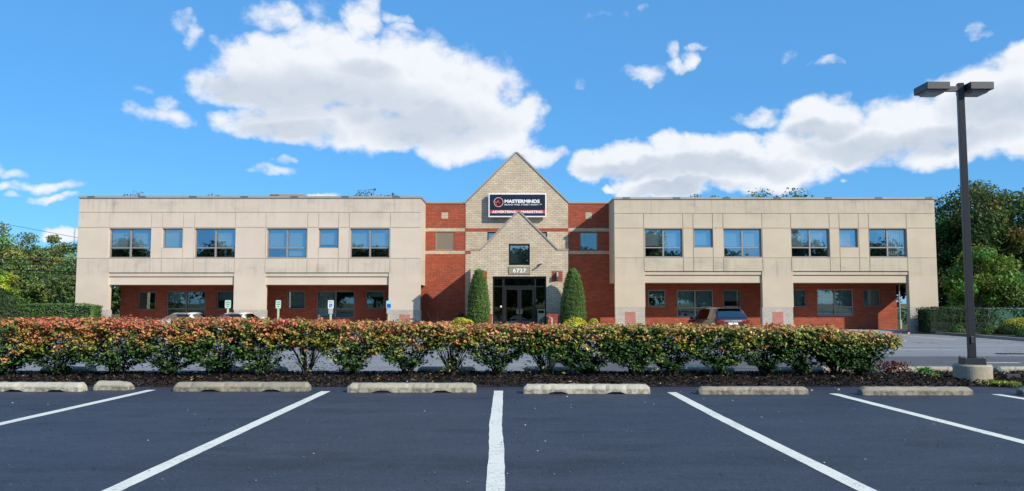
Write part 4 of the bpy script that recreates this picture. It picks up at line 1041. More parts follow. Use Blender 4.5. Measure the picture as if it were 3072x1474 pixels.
# ------------------------------------------------------------------ hedge of burning bushes
RED = np.array([.50, .135, .075]); ORG = np.array([.54, .25, .10]); YEL = np.array([.45, .36, .085]); YGR = np.array([.24, .29, .05]); GRN = np.array([.055, .125, .028]); DGR = np.array([.028, .068, .02])
def shrub(cx, w, h, n, sparse, redness, seed, label, endtaper=0):
    Y0 = 16.55; z0 = bedz(cx, Y0)
    o = thing('hedge_shrub', (cx, Y0, z0), label, 'shrub', 'burning bush shrubs forming the hedge')
    r = np.random.default_rng(seed)
    h = float(np.interp(cx, [-10.8, -5.5, -3.7, -1.6, -.3, 1.6, 5.4, 6.3, 7.1, 7.6], [1.19, 1.19, 1.14, 1.10, 1.05, 1.05, 1.05, 1.02, .93, .84]))
    w *= 1.1; kz = r.uniform(.30, .42) if cx < -6 else r.uniform(.46, .66)
    def env(P):
        """margin inside the shrub's outline (positive = inside)"""
        Pw = P + np.array([cx, 0, 0])
        hh = h + .035 * vnoise(Pw * np.array([1, 1, 0]), 5, 3) - endtaper * np.clip(P[:, 0], 0, None) ** 1.4
        wy = .54 * (.60 + .40 * np.clip(P[:, 2] / h, 0, 1)) + .07 * vnoise(Pw, 4, 5)
        ax = np.abs(P[:, 0]) / w
        zmin = .10 + (ax ** 1.35) * h * kz + .09 * vnoise(Pw, 5, 9)
        if sparse: zmin = h * (.50 + .1 * ax) + .12 * vnoise(Pw, 5, 9)
        return np.minimum(np.minimum(np.minimum(hh - P[:, 2], wy - np.abs(P[:, 1])), (1 - ax) * w + .04), P[:, 2] - zmin), hh
    # flat leafy sprays on the skin, a thin fill inside coloured dark for shaded pockets
    K = 4000; S = np.stack([r.uniform(-w, w, K), r.uniform(-.6, .6, K), r.uniform(.05, h, K)], 1)
    m, _ = env(S); S = S[(m > 0) & ((m < .13) | (r.random(K) < .12))]
    nc = int(n / 26); S = S[:nc]; per = 34
    idx = np.repeat(np.arange(len(S)), per); q = r.normal(size=(len(idx), 3))
    rad = r.uniform(.05, .115, len(S))[idx][:, None]
    P1 = S[idx] + q * rad * np.array([1, 1, .34]); P1[:, 2] += .03 * q[:, 0] * r.choice([-1, 1], len(S))[idx]
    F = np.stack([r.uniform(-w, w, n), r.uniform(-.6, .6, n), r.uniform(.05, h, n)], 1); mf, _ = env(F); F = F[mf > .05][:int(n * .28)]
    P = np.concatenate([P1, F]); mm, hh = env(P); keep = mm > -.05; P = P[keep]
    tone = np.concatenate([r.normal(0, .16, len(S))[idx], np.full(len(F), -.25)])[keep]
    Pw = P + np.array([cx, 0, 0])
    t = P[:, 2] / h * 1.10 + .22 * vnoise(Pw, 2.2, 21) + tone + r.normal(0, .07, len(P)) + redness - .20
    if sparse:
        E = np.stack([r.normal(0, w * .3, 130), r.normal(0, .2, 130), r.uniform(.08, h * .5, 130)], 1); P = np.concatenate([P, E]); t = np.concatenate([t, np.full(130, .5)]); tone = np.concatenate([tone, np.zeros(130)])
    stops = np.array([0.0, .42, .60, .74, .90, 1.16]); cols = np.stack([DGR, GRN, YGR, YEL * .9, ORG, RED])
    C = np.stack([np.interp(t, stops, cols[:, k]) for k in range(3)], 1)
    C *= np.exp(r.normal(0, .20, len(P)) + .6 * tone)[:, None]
    out = np.stack([P[:, 0] * .2, P[:, 1] * 1.0, np.full(len(P), .2)], 1)
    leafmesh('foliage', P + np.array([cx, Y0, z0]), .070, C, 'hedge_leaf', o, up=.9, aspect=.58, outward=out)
    mb = MB(); rr = random.Random(seed)
    for k in range(15 if not sparse else 24):
        a = rr.uniform(0, 6.28); sp = rr.uniform(.25, 1.0); L = h * rr.uniform(.72, .97)
        ex, ey = math.cos(a) * sp * w * .85, math.sin(a) * sp * .42
        p0 = Vector((cx + math.cos(a) * .05, Y0 + math.sin(a) * .05, z0 - .03))
        pts = [p0]; 
        for q in range(1, 6):
            f = q / 5; pts.append(Vector((cx + math.cos(a) * .05 + ex * f ** 1.25 + rr.uniform(-.025, .025), Y0 + ey * f ** 1.25 + rr.uniform(-.025, .025), z0 + L * f * (1 - .06 * sp))))
        r0 = rr.uniform(.010, .019)
        mb.tube(pts, [r0 * (1 - .14 * q) for q in range(6)], 5)
        for _ in range(3):
            q = rr.randint(1, 4); b0 = pts[q]; dv = Vector((rr.uniform(-.2, .2), rr.uniform(-.14, .14), rr.uniform(.1, .3)))
            mb.tube([b0, b0 + dv * .5, b0 + dv], [.006, .005, .003], 4)
    mb.build('stems', 'stem', o, smooth=True)
SH = [  # px, half width m, height, leaves, sparse, redness, label
 (30, .72, 1.27, 5200, 0, .05, 'green and pink topped hedge shrub at the far left edge of the photo'),
 (180, .74, 1.27, 5200, 0, .11, 'red topped hedge shrub above the short broken wheel stop gap'),
 (339, .74, 1.27, 5200, 0, .13, 'pink topped hedge shrub directly behind the short broken wheel stop'),
 (515, .74, 1.26, 5200, 0, .14, 'red and yellow hedge shrub in front of the first white car'),
 (655, .70, 1.26, 5000, 0, .10, 'salmon topped hedge shrub in front of the second white car'),
 (785, .72, 1.25, 5000, 0, .10, 'orange hedge shrub below the second green lined parking sign'),
 (921, .70, 1.23, 3600, 1, .13, 'hedge shrub with bare stems and light showing through, left of the white disabled sign'),
 (1056, .74, 1.22, 5200, 0, .09, 'orange and green hedge shrub just right of the white disabled sign'),
 (1223, .80, 1.20, 5600, 0, .07, 'dense hedge shrub with red tips in front of the pier with pink brick inset'),
 (1360, .62, 1.16, 2600, 1, .05, 'thin open hedge shrub with a bare fan of stems left of the entrance'),
 (1492, .85, 1.15, 5200, 0, .00, 'leafy green hedge shrub straight in front of the entrance doors'),
 (1640, .66, 1.14, 3000, 1, .04, 'small open hedge shrub in front of the right brick pier'),
 (1765, 1.0, 1.14, 7200, 0, -.02, 'widest dark green hedge shrub with orange tips, behind the right centre wheel stop'),
 (1900, .62, 1.14, 4000, 0, -.02, 'green hedge shrub in front of the inner pier base of the right wing'),
 (2019, .74, 1.13, 4800, 0, -.02, 'hedge shrub with visible fan of stems left of the parked dark car'),
 (2158, .74, 1.12, 4300, 0, -.02, 'thin lower hedge shrub in front of the parked dark car'),
 (2293, .72, 1.11, 5000, 0, -.05, 'dark green hedge shrub right of the parked dark car'),
 (2401, .70, 1.09, 5000, 0, -.05, 'rounded green hedge shrub behind the low dark wheel stop'),
 (2508, .68, 1.03, 4800, 0, -.02, 'red tinged hedge shrub second from the right end of the hedge'),
 (2580, .66, .92, 4400, 0, -.07, 'last hedge shrub tapering down at the right end of the hedge'),
]
for i, (px, w, h, n, sp, red, lab) in enumerate(SH):
    cx = W(px, 1118, 16.55).x
    shrub(cx, w, h, n, sp, red, 100 + i, lab, endtaper=(.55 if px == 2600 else 0))

# small weeds and the dead plant in the bed
def tuft(name, x, y, z, n, L, colr, label, cat, spread=.1, m='leaf', grp=None):
    P = np.stack([rng.normal(x, spread, n), rng.normal(y, spread * .7, n), z + rng.uniform(.02, L, n)], 1)
    C = np.array(colr) * np.exp(rng.normal(0, .25, n))[:, None]
    o = leafmesh(name, P, .09, C, m, None, up=.2, aspect=.3, loc=(x, y, z)); setp(o, label, cat, grp)
x, y = G(2775, 1133); tuft('weed', x, y, .07, 130, .14, (.10, .24, .05), 'green weed sprouting in the mulch just left of the lamp base', 'weed', .10, grp='weeds in the mulch bed')
x, y = G(2812, 1144); tuft('weed', x, y, .05, 60, .09, (.22, .33, .06), 'small yellow green weed in the mulch near the lamp base front', 'weed', .06, grp='weeds in the mulch bed')
x, y = G(2990, 1160); tuft('weed', x, y, .03, 130, .07, (.33, .38, .06), 'bright lime weed at the asphalt edge right of the lamp', 'weed', .12, grp='weeds in the mulch bed')
x, y = G(3040, 1163); tuft('weed', x, y, .03, 90, .06, (.30, .36, .07), 'lime weed next to the cut off wheel stop at the right edge', 'weed', .10, grp='weeds in the mulch bed')
x, y = G(2668, 1125); tuft('dead_plant', x, y, .07, 320, .22, (.13, .028, .02), 'wilted dark red plant at the right end of the hedge', 'plant', .2)
def rock(name, px, py, s, m, label, cat='stone'):
    x, y = G(px, py, .08); bm = bmesh.new(); bmesh.ops.create_icosphere(bm, subdivisions=2, radius=s)
    for v in bm.verts: v.co = v.co * random.uniform(.78, 1.15); v.co.z *= .7
    me = bpy.data.meshes.new(name); bm.to_mesh(me); bm.free(); me.materials.append(M[m]); o = bpy.data.objects.new(name, me); o.location = (x, y, .1); col.objects.link(o); setp(o, label, cat)
rock('white_stone', 1463, 1113, .045, 'white_enamel', 'small white stone in the mulch under the hedge before the entrance')
x, y = G(3035, 1130, .1)
o = MB().box(x - .14, x + .14, y - .07, y + .07, .06, .15).build('loose_block', 'iron', None, bevel=.01); setp(o, 'dark loose paving block lying in the mulch right of the lamp base', 'block')

# ------------------------------------------------------------------ clipped evergreens
def clipped(name, label, cat, c, size, n, leaf, colr, shape='box', core='core', group=None, rough=.04, colour_top=None):
    """size = half extents (x,y) and height; leaf skin over a solid core coloured dark like a shaded inside"""
    o = thing(name, c, label, cat, group)
    r = np.random.default_rng(int(abs(c[0] * 97 + c[1])) + n)
    hx, hy, H = size
    if shape == 'box':
        u = r.normal(size=(n, 3)); u /= np.abs(u).max(1)[:, None]        # on a cube
        u[:, 2] = np.where(u[:, 2] < 0, r.uniform(-1, 1, n), u[:, 2])
        P = u * np.array([hx, hy, H / 2]); P[:, 2] += H / 2
        k = np.maximum(0, np.abs(u[:, 0]) + np.abs(u[:, 2]) - 1.86); P[:, 0] *= 1 - .6 * k; P[:, 2] *= 1 - .35 * k
        nrm = u.copy()
    elif shape == 'cone':
        t = r.random(n) ** .8; a = r.uniform(0, 2 * np.pi, n)
        prof = np.interp(t, [0, .08, .25, .5, .75, .9, .97, 1], [.80, .96, 1, .93, .72, .48, .28, .05])
        P = np.stack([np.cos(a) * prof * hx, np.sin(a) * prof * hy, t * H], 1); nrm = np.stack([np.cos(a), np.sin(a), .2 + .6 * t], 1)
    else:
        u = r.normal(size=(n, 3)); u /= np.linalg.norm(u, axis=1)[:, None]; u[:, 2] = np.abs(u[:, 2]); P = u * np.array([hx, hy, H]); nrm = u
    Pn = P + np.array(c)
    d = rough * vnoise(Pn, 4.5 / max(.6, hx) + 2, 77) + r.normal(0, rough * .5, n)
    P = P + nrm * d[:, None]
    C = np.array(colr) * np.exp(r.normal(0, .28, n) + .25 * vnoise(Pn, 3, 5))[:, None]
    if colour_top is not None:
        w = np.clip((P[:, 2] / H - .35) / .5 + r.normal(0, .25, n), 0, 1)[:, None]; C = C * (1 - w) + np.array(colour_top) * w * np.exp(r.normal(0, .2, n))[:, None]
    leafmesh('foliage', P + np.array(c), leaf, C, 'leaf', o, up=.25, aspect=.5, outward=nrm * 1.0)
    bm = bmesh.new()
    if shape == 'box': bmesh.ops.create_cube(bm, size=2); bmesh.ops.subdivide_edges(bm, edges=bm.edges, cuts=5, use_grid_fill=True)
    else: bmesh.ops.create_uvsphere(bm, u_segments=20, v_segments=14, radius=1)
    for v in bm.verts:
        x, y, z = v.co
        if shape == 'box': p = Vector((x * (hx - .09), y * (hy - .09), (z + 1) / 2 * (H - .09)))
        elif shape == 'cone':
            t = (z + 1) / 2; pr = float(np.interp(t, [0, .08, .25, .5, .75, .9, .97, 1], [.80, .96, 1, .93, .72, .48, .28, .05])) - .08
            l = math.hypot(x, y) or 1; p = Vector((x / l * max(.01, pr) * hx if l > .02 else 0, y / l * max(.01, pr) * hy, t * (H - .1)))
        else: p = Vector((x * hx * .88, y * hy * .88, max(0, z) * H * .88))
        v.co = p
    me = bpy.data.meshes.new('dark_core'); bm.to_mesh(me); bm.free(); me.materials.append(M['core_' + core]); co = bpy.data.objects.new('dark_core', me); co.parent = o; col.objects.link(co)
    return o
mat('core_core', rough=.95, build=vary((.012, .022, .009), .4, 6, 40, .8))  # solid fill under the leaves, dark in place of inner shade
mat('core_gold', rough=.95, build=vary((.05, .06, .012), .4, 6, 40, .8))
cg = 'conical evergreens flanking the entrance'
clipped('conical_evergreen', 'tall cone shaped clipped evergreen left of the entrance doors', 'evergreen', (-1.80, 41.75, ZF), (.60, .60, 3.48), 19000, .058, (.115, .20, .04), 'cone', group=cg, rough=.045)
clipped('conical_evergreen', 'tall cone shaped clipped evergreen right of the entrance doors', 'evergreen', (3.30, 41.75, ZF), (.66, .62, 3.50), 20000, .058, (.11, .19, .04), 'cone', group=cg, rough=.05)
clipped('golden_shrub', 'low rounded golden shrub at the foot of the left conical evergreen', 'shrub', (-2.65, 41.0, ZF), (.82, .5, .86), 3500, .075, (.60, .56, .06), 'dome', 'gold', group='golden shrubs by the entrance')
clipped('golden_shrub', 'low rounded golden shrub at the foot of the right conical evergreen', 'shrub', (3.35, 40.95, ZF), (.80, .5, .86), 3500, .075, (.60, .56, .06), 'dome', 'gold', group='golden shrubs by the entrance')
clipped('golden_shrub', 'smaller golden shrub right of the right conical evergreen', 'shrub', (4.35, 41.3, ZF), (.42, .4, .80), 1500, .07, (.60, .56, .07), 'dome', 'gold', group='golden shrubs by the entrance')
clipped('dark_shrub', 'small dark green shrub under the left side of the left conical evergreen', 'shrub', (-2.75, 42.1, ZF), (.5, .4, 1.05), 1800, .08, (.035, .085, .025), 'dome')
clipped('box_hedge', 'long bright green clipped box hedge in front of the left wing corner', 'hedge', (-28.6, 44.4, -.1), (4.75, .6, 1.62), 15000, .09, (.085, .17, .035), 'box')
clipped('box_hedge', 'dark green squared box hedge beside the right wing corner', 'hedge', (25.55, 44.9, -.08), (1.75, .75, 1.38), 11000, .08, (.035, .075, .022), 'box', rough=.07)
clipped('domed_evergreen', 'large domed green evergreen at the far left behind the box hedge', 'evergreen', (-29.0, 43.2, -.1), (1.9, 1.2, 2.55), 9000, .10, (.055, .10, .03), 'dome')
clipped('yellow_green_shrub', 'rounded shrub with yellow top and dark sides at the right edge of the lawn', 'shrub', (27.2, 41.2, -.09), (1.35, .9, .88), 5000, .09, (.05, .09, .025), 'dome', colour_top=(.55, .52, .05))
clipped('low_shrub', 'low bright green mound in front of the yellow topped shrub', 'shrub', (25.9, 38.6, -.09), (.75, .5, .42), 1800, .08, (.08, .16, .04), 'dome', group='low green mounds in the right bed')
clipped('low_shrub', 'small spiky green mound in front of the dark box hedge', 'shrub', (24.95, 43.4, -.09), (.38, .3, .42), 900, .08, (.09, .17, .04), 'dome', group='low green mounds in the right bed')
clipped('low_shrub', 'small green mound between the dark box hedge and the yellow topped shrub', 'shrub', (25.6, 41.6, -.09), (.42, .3, .50), 1000, .08, (.10, .18, .04), 'dome', group='low green mounds in the right bed')
# thin dead twig plant by the left recess
mb = MB(); rr = random.Random(5)
for k in range(7):
    a = rr.uniform(-1, 1); mb.tube([(-4.1, 41.6, ZF), (-4.1 + a * .2, 41.6, .6), (-4.1 + a * .5, 41.6 + rr.uniform(-.2, .2), rr.uniform(.75, 1.15))], [.012, .009, .005], 5)
setp(mb.build('bare_twigs', 'stem'), 'thin bare twiggy plant before the left brick recess', 'plant')

# ------------------------------------------------------------------ trees
def tree(name, label, loc, H, rx, ry, z0, nclump, nleaf, leaf, colr, seed, group=None, core=True, colvar=.35, cat='tree', dens=2.3):
    leaf *= .84
    colr = tuple(v * 1.5 for v in colr)
    o = thing(name, loc, label, cat, group)
    r = np.random.default_rng(seed); rr = random.Random(seed)
    bx, by, bz = loc
    mb = MB(); tr = .018 * H + .06
    tp = [Vector((bx, by, bz - .1)), Vector((bx + rr.uniform(-.15, .15), by, bz + H * .2)), Vector((bx + rr.uniform(-.3, .3), by, bz + H * .45)), Vector((bx + rr.uniform(-.4, .4), by, bz + H * .8))]
    mb.tube(tp, [tr, tr * .8, tr * .55, tr * .15], 8)
    u = r.normal(size=(nclump, 3)); u /= np.linalg.norm(u, axis=1)[:, None]
    rad = .93 * r.random(nclump) ** .42; Cc = u * rad[:, None]
    zc = (H + z0) / 2; hz = (H - z0) / 2
    shape = 1 + .13 * vnoise(u * 2.2, 1.6, seed)
    Cc = Cc * shape[:, None]
    wid = np.interp(Cc[:, 2], [-1, -.3, .3, .8, 1.1], [.85, 1, .92, .6, .3])
    Cc = np.stack([bx + Cc[:, 0] * rx * np.clip(wid + .2, 0, 1.1), by + Cc[:, 1] * ry, bz + zc + Cc[:, 2] * hz], 1)
    for k in range(min(nclump, 26)):
        e = Vector(Cc[k]); t = rr.uniform(.3, .85); s = tp[1].lerp(tp[3], t)
        if e.z < s.z: s = tp[1]
        mid = s.lerp(e, .5) + Vector((0, 0, .04 * H)); q = tr * .3 * (1 - .5 * t)
        mb.tube([s, mid, e], [q, q * .6, q * .2], 5, cap=False)
    mb.build('trunk', 'bark', o, smooth=True)
    nleaf = int(nleaf * dens); per = nleaf // nclump; tot = per * nclump
    cr = (.40 + .30 * r.random(nclump)) * (rx / nclump ** (1 / 3.0)) * 1.85
    Pn = r.normal(size=(tot, 3)); Pn /= np.linalg.norm(Pn, axis=1)[:, None]; Pn *= (r.random(tot) ** .5)[:, None]
    idx = np.repeat(np.arange(nclump), per)
    Pn[:, 2] *= .68
    P = Cc[idx] + Pn * cr[idx][:, None] * 1.25
    P[:, 2] = np.maximum(P[:, 2], bz + .2)
    ctone = np.exp(r.normal(0, colvar * .7, nclump))
    C = np.array(colr)[None] * ctone[idx][:, None] * np.exp(r.normal(0, .25, tot))[:, None]
    C[:, 0] *= np.exp(.25 * r.normal(size=nclump))[idx]
    leafmesh('crown', P, leaf, C, 'leaf', o, up=.35, aspect=.6, outward=Pn * .7)
    return o
TG = 'trees beyond the building'
tree('tree', 'tall leafy dark green tree behind the lamp pole, highest on the right', (40.8, 66, -.1), 12.9, 5.4, 4, .8, 120, 21000, .30, (.055, .085, .024), 11, TG)
tree('tree', 'dark spreading tree at the right edge of the photo', (47.2, 66, -.1), 12.0, 5.0, 4, .6, 110, 18000, .30, (.05, .08, .022), 12, TG)
tree('tree', 'shorter dark tree filling in right against the right wing end', (36.8, 68, -.1), 9.8, 3.4, 3.5, .5, 70, 11000, .28, (.042, .07, .02), 13, TG)
tree('tree', 'dense dark tree low behind the green fence, second row', (43.5, 73, -.1), 9.5, 5.5, 3, .2, 80, 12000, .34, (.04, .07, .022), 14, TG)
tree('tree', 'shaded tree seen through the walkway gap at the right wing end', (31.8, 71, -.1), 8.0, 4.2, 3, .2, 70, 9000, .32, (.045, .08, .022), 15, TG)
tree('young_maple', 'light yellow green young maple in front of the dark trees by the fence', (36.6, 60.4, -.1), 6.4, 2.6, 1.6, .9, 34, 4200, .26, (.10, .17, .03), 16, cat='tree')
tree('young_maple', 'low pale green sapling right of the lamp pole above the fence', (39.3, 60.4, -.1), 4.0, 2.0, 1.3, .8, 20, 2200, .24, (.09, .14, .035), 17, cat='tree')
tree('tree', 'large green tree at the far left edge, tallest of the left trees', (-51.5, 75, -.1), 9.8, 4.8, 4, .4, 110, 17000, .30, (.115, .165, .050), 21, TG)
tree('tree', 'rounded green tree just right of the tallest left tree, below the wires', (-46.8, 76, -.1), 9.0, 2.9, 3, .4, 70, 9500, .28, (.11, .16, .05), 22, TG)
tree('tree', 'smaller olive green tree touching the left wing edge', (-42.6, 74, -.1), 7.4, 2.9, 3, .3, 60, 8500, .28, (.12, .165, .05), 23, TG)
tree('tree', 'low dark tree behind the left box hedge', (-46.0, 71, -.1), 5.6, 4.6, 2.5, .1, 70, 9500, .28, (.09, .14, .04), 24, TG)
tree('tree', 'dark tree seen through the walkway gap at the left wing end', (-36.5, 68, -.1), 6.0, 3.5, 2.5, .1, 50, 7000, .28, (.07, .105, .03), 25, TG)
tree('yellow_green_tree', 'small lime green tree at the left edge above the domed evergreen', (-37.4, 56, -.1), 4.7, 1.4, 1.2, .8, 24, 3000, .22, (.17, .24, .03), 26)
tp_ = [(408, 566, 'olive tree top showing over the left wing parapet, leftmost of the tips', (.16, .15, .075), 3.0), (634, 577, 'olive tree top just peeking over the middle of the left wing', (.14, .15, .07), 2.4),
       (1182, 582, 'tiny green treetop over the left wing parapet near the brick recess', (.10, .16, .05), 2.0), (1105, 585, 'thin treetop twigs over the left wing parapet', (.12, .13, .07), 2.0),
       (2112, 583, 'small treetop over the right wing parapet, nearest the gable', (.09, .13, .04), 2.2), (2196, 580, 'second treetop over the right wing parapet', (.09, .13, .04), 2.4),
       (2300, 582, 'broad treetop over the middle of the right wing parapet', (.09, .13, .04), 2.8), (2372, 580, 'treetop over the right wing parapet right of the broad one', (.09, .13, .04), 2.4)]
for i, (px, py, lab, c_, rx_) in enumerate(tp_):
    p = W(px, py, 74); tree('tree', lab, (p.x, 74, -.1), p.z + .1, rx_ * (1.35 if i == 0 else 1.9), 2.5, 3, 90, 6500, .27, c_, 40 + i, TG)
# trees across the street behind the viewer: they show in the window panes
for i, (x, y, h, w_) in enumerate(((-52, -42, 12, 7.5), (-38, -44, 8, 7), (-25, -43, 11.5, 6.5), (-12, -44, 8, 7), (0, -43, 10.5, 6.5), (12, -44, 12, 7), (24, -43, 14, 7), (37, -44, 11, 7.5), (50, -43, 14, 7.5), (64, -44, 12, 8), (-66, -43, 12, 8))):
    tree('street_tree', ['dark tree reflected in the upper windows of the left wing', 'dark tree reflected in the upper windows of the right wing'][x > 6], (x, y, 0), h, w_, 4, .1, 60, 5200, .75, (.07, .10, .03), 60 + i, 'trees reflected in the windows')

# ------------------------------------------------------------------ fence with vines
fo = thing('chain_fence', (38, 58, -.1), 'green screened chain link fence overgrown with vines behind the right lawn', 'fence')
zt = WZ(2900, 926, 58)
mb = MB(); mb.box(26, 56, 58.0, 58.02, -.05, zt - .02); mb.build('screen', 'fence_mesh', fo)
MB().tube([(26, 57.97, zt), (56, 57.97, zt)], .03, 6).build('top_rail', 'galv', fo)
x = 26.5
while x < 56: MB().tube([(x, 57.95, -.1), (x, 57.95, zt + .04)], .035, 8).build('fence_post', 'galv', fo); x += 3.05
N = 5200; X_ = rng.uniform(26, 56, N); Z_ = rng.uniform(-.1, zt + .08, N)
P = np.stack([X_, 57.9 + rng.normal(0, .08, N), Z_], 1); P = P[(vnoise(P, 1.9, 3) + .3 * rng.normal(size=N)) > -.1]
leafmesh('vine_leaves', P, .17, np.array([[.075, .15, .07]]) * np.exp(rng.normal(0, .35, len(P)))[:, None], 'leaf', fo, up=.1, aspect=.7, outward=np.tile([0, -.8, .2], (len(P), 1)))

# ------------------------------------------------------------------ overhead wires and mast
for i, (ya, yb, Y, rad, lab) in enumerate(((664, 714, 62, .016, 'thin overhead wire highest above the left trees'), (777, 788, 60, .035, 'overhead wire crossing the left trees, uppermost of the lower bundle'), (790, 798, 60, .03, 'overhead wire crossing the left trees, second of the lower bundle'),
                                (808, 817, 60, .045, 'thick overhead cable crossing the left trees, third of the lower bundle'), (820, 823, 60, .035, 'overhead cable crossing the left trees, lowest of the bundle'))):
    a, b = W(-40, ya - 2, Y), W(235, yb, Y); d = (b - a); pts = []
    for k in range(-14, 15):
        t = k / 4.0; q = a + d * t; q.z += .022 * (t - .5) ** 2 * 3 * (1 if i else .4); 
        if -60 - 25 < q.x < -12: pts.append(q)
    o = MB().tube(pts, rad, 5).build('overhead_wire', 'wire'); setp(o, lab, 'wire', 'overhead wires at the left')
a = W(225, 690, 300); o = thing('radio_mast', (a.x, 300, -.2), 'thin far off radio mast beside the left wing corner', 'mast')
mb = MB(); H = a.z
for sx_, sy_ in ((-.4, -.4), (.4, -.4), (0, .4)): mb.tube([(a.x + sx_, 300 + sy_, -.2), (a.x + sx_ * .4, 300 + sy_ * .4, H)], .05, 4)
zz_ = 0
while zz_ < H - 1.5:
    k = 1 - .6 * zz_ / H; mb.tube([(a.x - .4 * k, 299.6, zz_), (a.x + .4 * k, 299.6, zz_ + 1.5)], .03, 4); mb.tube([(a.x + .4 * k, 299.6, zz_), (a.x - .4 * k, 299.6, zz_ + 1.5)], .03, 4); zz_ += 1.5
mb.build('lattice', 'galv', o); MB().tube([(a.x, 300, H), (a.x, 300, H + 2.5)], .06, 5).build('antenna', 'galv', o)

# ------------------------------------------------------------------ cars
def car(x, y, label, paint, kind, group=None):
    """nose towards +Y, rear towards the viewer; origin at ground under the centre"""
    o = thing('parked_car', (x, y, -.2 + .004), label, 'car', group)
    if kind == 'suv':
        L = 4.75; hw = .95
        # station: s (rear=0..1 front), z_low, z_belt, z_roof, w_belt, w_roof
        S = [(0.0, .42, .84, .86, .74, .70), (.012, .32, .93, 1.02, .86, .78), (.03, .28, 1.02, 1.13, .90, .80), (.055, .27, 1.04, 1.30, .92, .76), (.085, .27, 1.04, 1.50, .935, .70), (.11, .27, 1.03, 1.595, .94, .68), (.16, .27, 1.02, 1.635, .945, .69),
             (.25, .27, 1.01, 1.66, .95, .70), (.36, .27, .995, 1.675, .95, .71), (.47, .27, .98, 1.67, .95, .71), (.56, .27, .97, 1.63, .95, .70), (.62, .27, .965, 1.53, .95, .70), (.68, .27, .96, 1.30, .945, .73), (.73, .27, .95, 1.06, .94, .78),
             (.76, .27, .94, 1.00, .935, .80), (.86, .28, .90, .95, .92, .76), (.94, .30, .82, .86, .88, .70), (.985, .36, .70, .72, .78, .62), (1.0, .44, .60, .61, .66, .55)]
        g_rear = (2, 5); g_front = (11, 13); g_side = (6, 12)
    else:
        L = 4.65; hw = .90
        S = [(0.0, .42, .80, .82, .70, .62), (.012, .34, .90, .92, .80, .72), (.03, .28, .97, 1.00, .86, .76), (.08, .26, .985, 1.03, .885, .76), (.13, .25, .98, 1.045, .89, .74), (.17, .25, .97, 1.13, .895, .66), (.22, .25, .96, 1.25, .90, .60), (.27, .25, .95, 1.345, .90, .565),
             (.32, .25, .94, 1.405, .90, .56), (.40, .25, .93, 1.44, .90, .57), (.48, .25, .92, 1.445, .90, .57), (.56, .25, .915, 1.41, .90, .57), (.62, .25, .91, 1.32, .90, .59), (.68, .25, .905, 1.17, .895, .64), (.73, .25, .90, 1.00, .89, .70),
             (.76, .26, .89, .95, .885, .74), (.88, .27, .82, .86, .86, .70), (.96, .32, .72, .74, .80, .62), (1.0, .42, .58, .59, .62, .5)]
        g_rear = (4, 7); g_front = (12, 14); g_side = (7, 13)
    rings = []
    for (s, zl, zb, zr, wb, wr) in S:
        yy = -L / 2 + s * L
        zr_ = max(zr, zb + .01); dz_ = zr_ - zb
        half = [(0, zl), (wb * .80, zl), (wb * .97, zl + .10), (wb * 1.0, zl + (zb - zl) * .55), (wb * .985, zb - .06), (wb * .955, zb), (wr + (wb * .955 - wr) * .5, zb + dz_ * .52), (wr + .035, zb + dz_ * .86), (wr * .93, zb + dz_ * .97), (wr * .55, zr_ + .006), (0, zr_ + .012)]
        rings.append([(px_, yy, pz_) for px_, pz_ in half])
    body, glassm, roofm = MB(), MB(), MB()
    nst = len(rings); m = len(rings[0])
    V = []
    for sgn in (1, -1):
        for i in range(nst - 1):
            for j in range(m - 1):
                q = [rings[i][j], rings[i + 1][j], rings[i + 1][j + 1], rings[i][j + 1]]
                q = [(a * sgn, b, c) for a, b, c in q]
                if sgn < 0: q = q[::-1]
                isg = (g_side[0] <= i < g_side[1] and j in (5, 6)) or (g_rear[0] <= i < g_rear[1] and j in (8, 9)) or (g_front[0] - 1 <= i < g_front[1] and j in (8, 9))
                if kind == 'suv' and isg and i in (8,) and j in (5, 6): isg = True
                isr = j in (9,) and g_rear[1] <= i < g_front[0] - 1
                tgt = glassm if isg else (roofm if isr and kind != 'suv' else body)
                tgt.q([(x + a, y + b, -.196 + c) for a, b, c in q])
    for rg, fl in ((rings[0], False), (rings[-1], True)):
        pts = rg + [(-a, b, c) for a, b, c in rg[::-1]]
        body.q([(x + a, y + b, -.196 + c) for a, b, c in (pts if not fl else pts[::-1])])
    def fin(mb, name, mt, par, off=0):
        ob = mb.build(name, mt, par, smooth=True); bm = bmesh.new(); bm.from_mesh(ob.data); bmesh.ops.remove_doubles(bm, verts=bm.verts, dist=.0008); bmesh.ops.recalc_face_normals(bm, faces=bm.faces); bm.to_mesh(ob.data); bm.free(); return ob
    bo = fin(body, 'body', paint, o); gl_ = fin(glassm, 'windows', 'car_glass', o)
    if roofm.f: fin(roofm, 'roof_panel', 'roof_glass', o)
    MB().box(x - .6, x + .6, y - L * .28, y + L * .2, .55 - .2, .9 - .2).build('seats', 'trim_black', o)
    for wy_, in ((-L * .31,), (L * .32,)):
        for sg in (-1, 1):
            wx = x + sg * (hw - .11); wm = MB().tube([(wx - .11, y + wy_, .135), (wx + .11, y + wy_, .135)], .335, 24); wo = wm.build('wheel', 'tyre', o, smooth=False)
            MB().tube([(wx + sg * .085, y + wy_, .135), (wx + sg * .118, y + wy_, .135)], .21, 14).build('rim', 'rim', wo)
    yr = y - L / 2
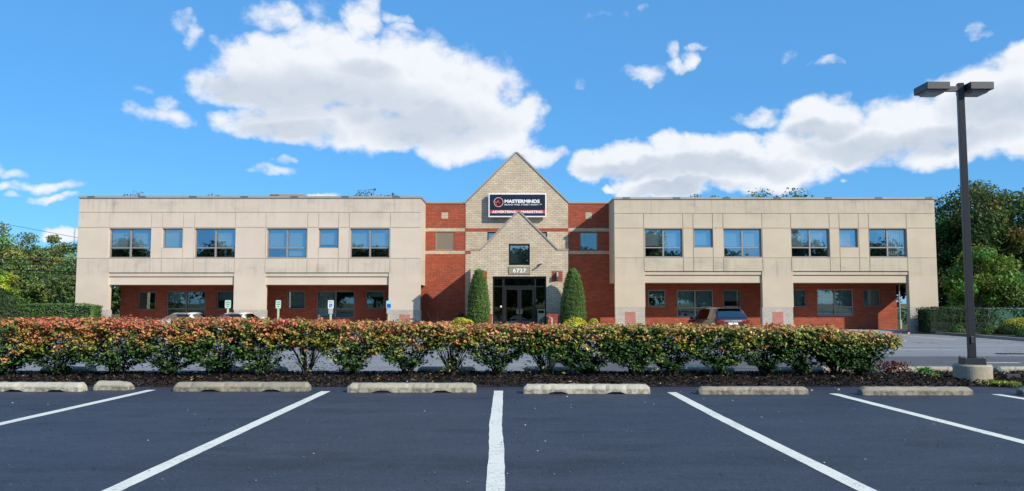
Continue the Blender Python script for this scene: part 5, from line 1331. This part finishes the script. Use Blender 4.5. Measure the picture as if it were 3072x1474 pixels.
    for sg in (-1, 1):
        if kind == 'suv':
            m_ = MB(); zt_, zb_ = .98 - .2, .80 - .2
            m_.prism([(x + sg * .30, zb_ + .04), (x + sg * .84, zb_), (x + sg * .90, zt_ - .02), (x + sg * .55, zt_ - .03), (x + sg * .30, zt_ - .08)][::sg], yr - .012, yr + .22)
            m_.build('tail_light', 'tail_red', o)
        else:
            m_ = MB().box(min(x + sg * .45, x + sg * .82), max(x + sg * .45, x + sg * .82), yr - .008, yr + .12, .55, .68); m_.build('tail_light', 'tail_red', o)
        mx_ = MB().box(min(x + sg * (hw + .02), x + sg * (hw + .2)), max(x + sg * (hw + .02), x + sg * (hw + .2)), y + L * .17, y + L * .2, .76, .92); mx_.build('mirror', paint, o, bevel=.03)
        MB().box(x + sg * .6 - .16, x + sg * .6 + .16, y + L / 2 - .12, y + L / 2 + .004, .42, .54).build('headlight', 'lens', o)
    MB().box(x - .26, x + .26, yr - .02, yr - .004, .50, .63).build('number_plate', 'letter_white', o)
    MB().box(x - .72, x + .72, yr - .035, yr + .2, .14, .36).build('bumper', 'trim_black' if kind == 'suv' else paint, o, bevel=.03)
    if kind == 'suv':
        MB().box(x - .50, x + .50, yr - .022, yr + .02, .665, .70).build('chrome_strip', 'chrome', o, bevel=.01)
        MB().box(x - .62, x + .62, yr + .36, yr + .60, 1.40, 1.435).build('spoiler', paint, o, bevel=.012)
        for sg in (-1, 1): MB().tube([(x + sg * .66, y - L * .30, 1.46), (x + sg * .67, y - L * .2, 1.50), (x + sg * .67, y + L * .03, 1.505), (x + sg * .66, y + L * .09, 1.47)], .014, 6).build('roof_rail', 'galv', o)
        m_ = MB(); m_.prism([(x - .01, 1.46), (x + .01, 1.46), (x + .004, 1.55), (x - .004, 1.55)], y - L * .33, y - L * .30); m_.build('antenna', 'trim_black', o)
    return o
_c = car(11.2, 42.6, 'dark bronze sport utility car parked nose in before the right wing', 'car_brown', 'suv'); _c.rotation_euler.z = .12; _c.scale.z = .93
_c = car(-17.8, 42.7, 'white sedan parked nose in, the left one of the two white cars', 'car_white', 'sedan', 'white sedans before the left wing')
_c.scale.z = .885
_c = car(-15.0, 42.7, 'white sedan parked nose in, the right one of the two white cars', 'car_white', 'sedan', 'white sedans before the left wing')
_c.scale.z = .885
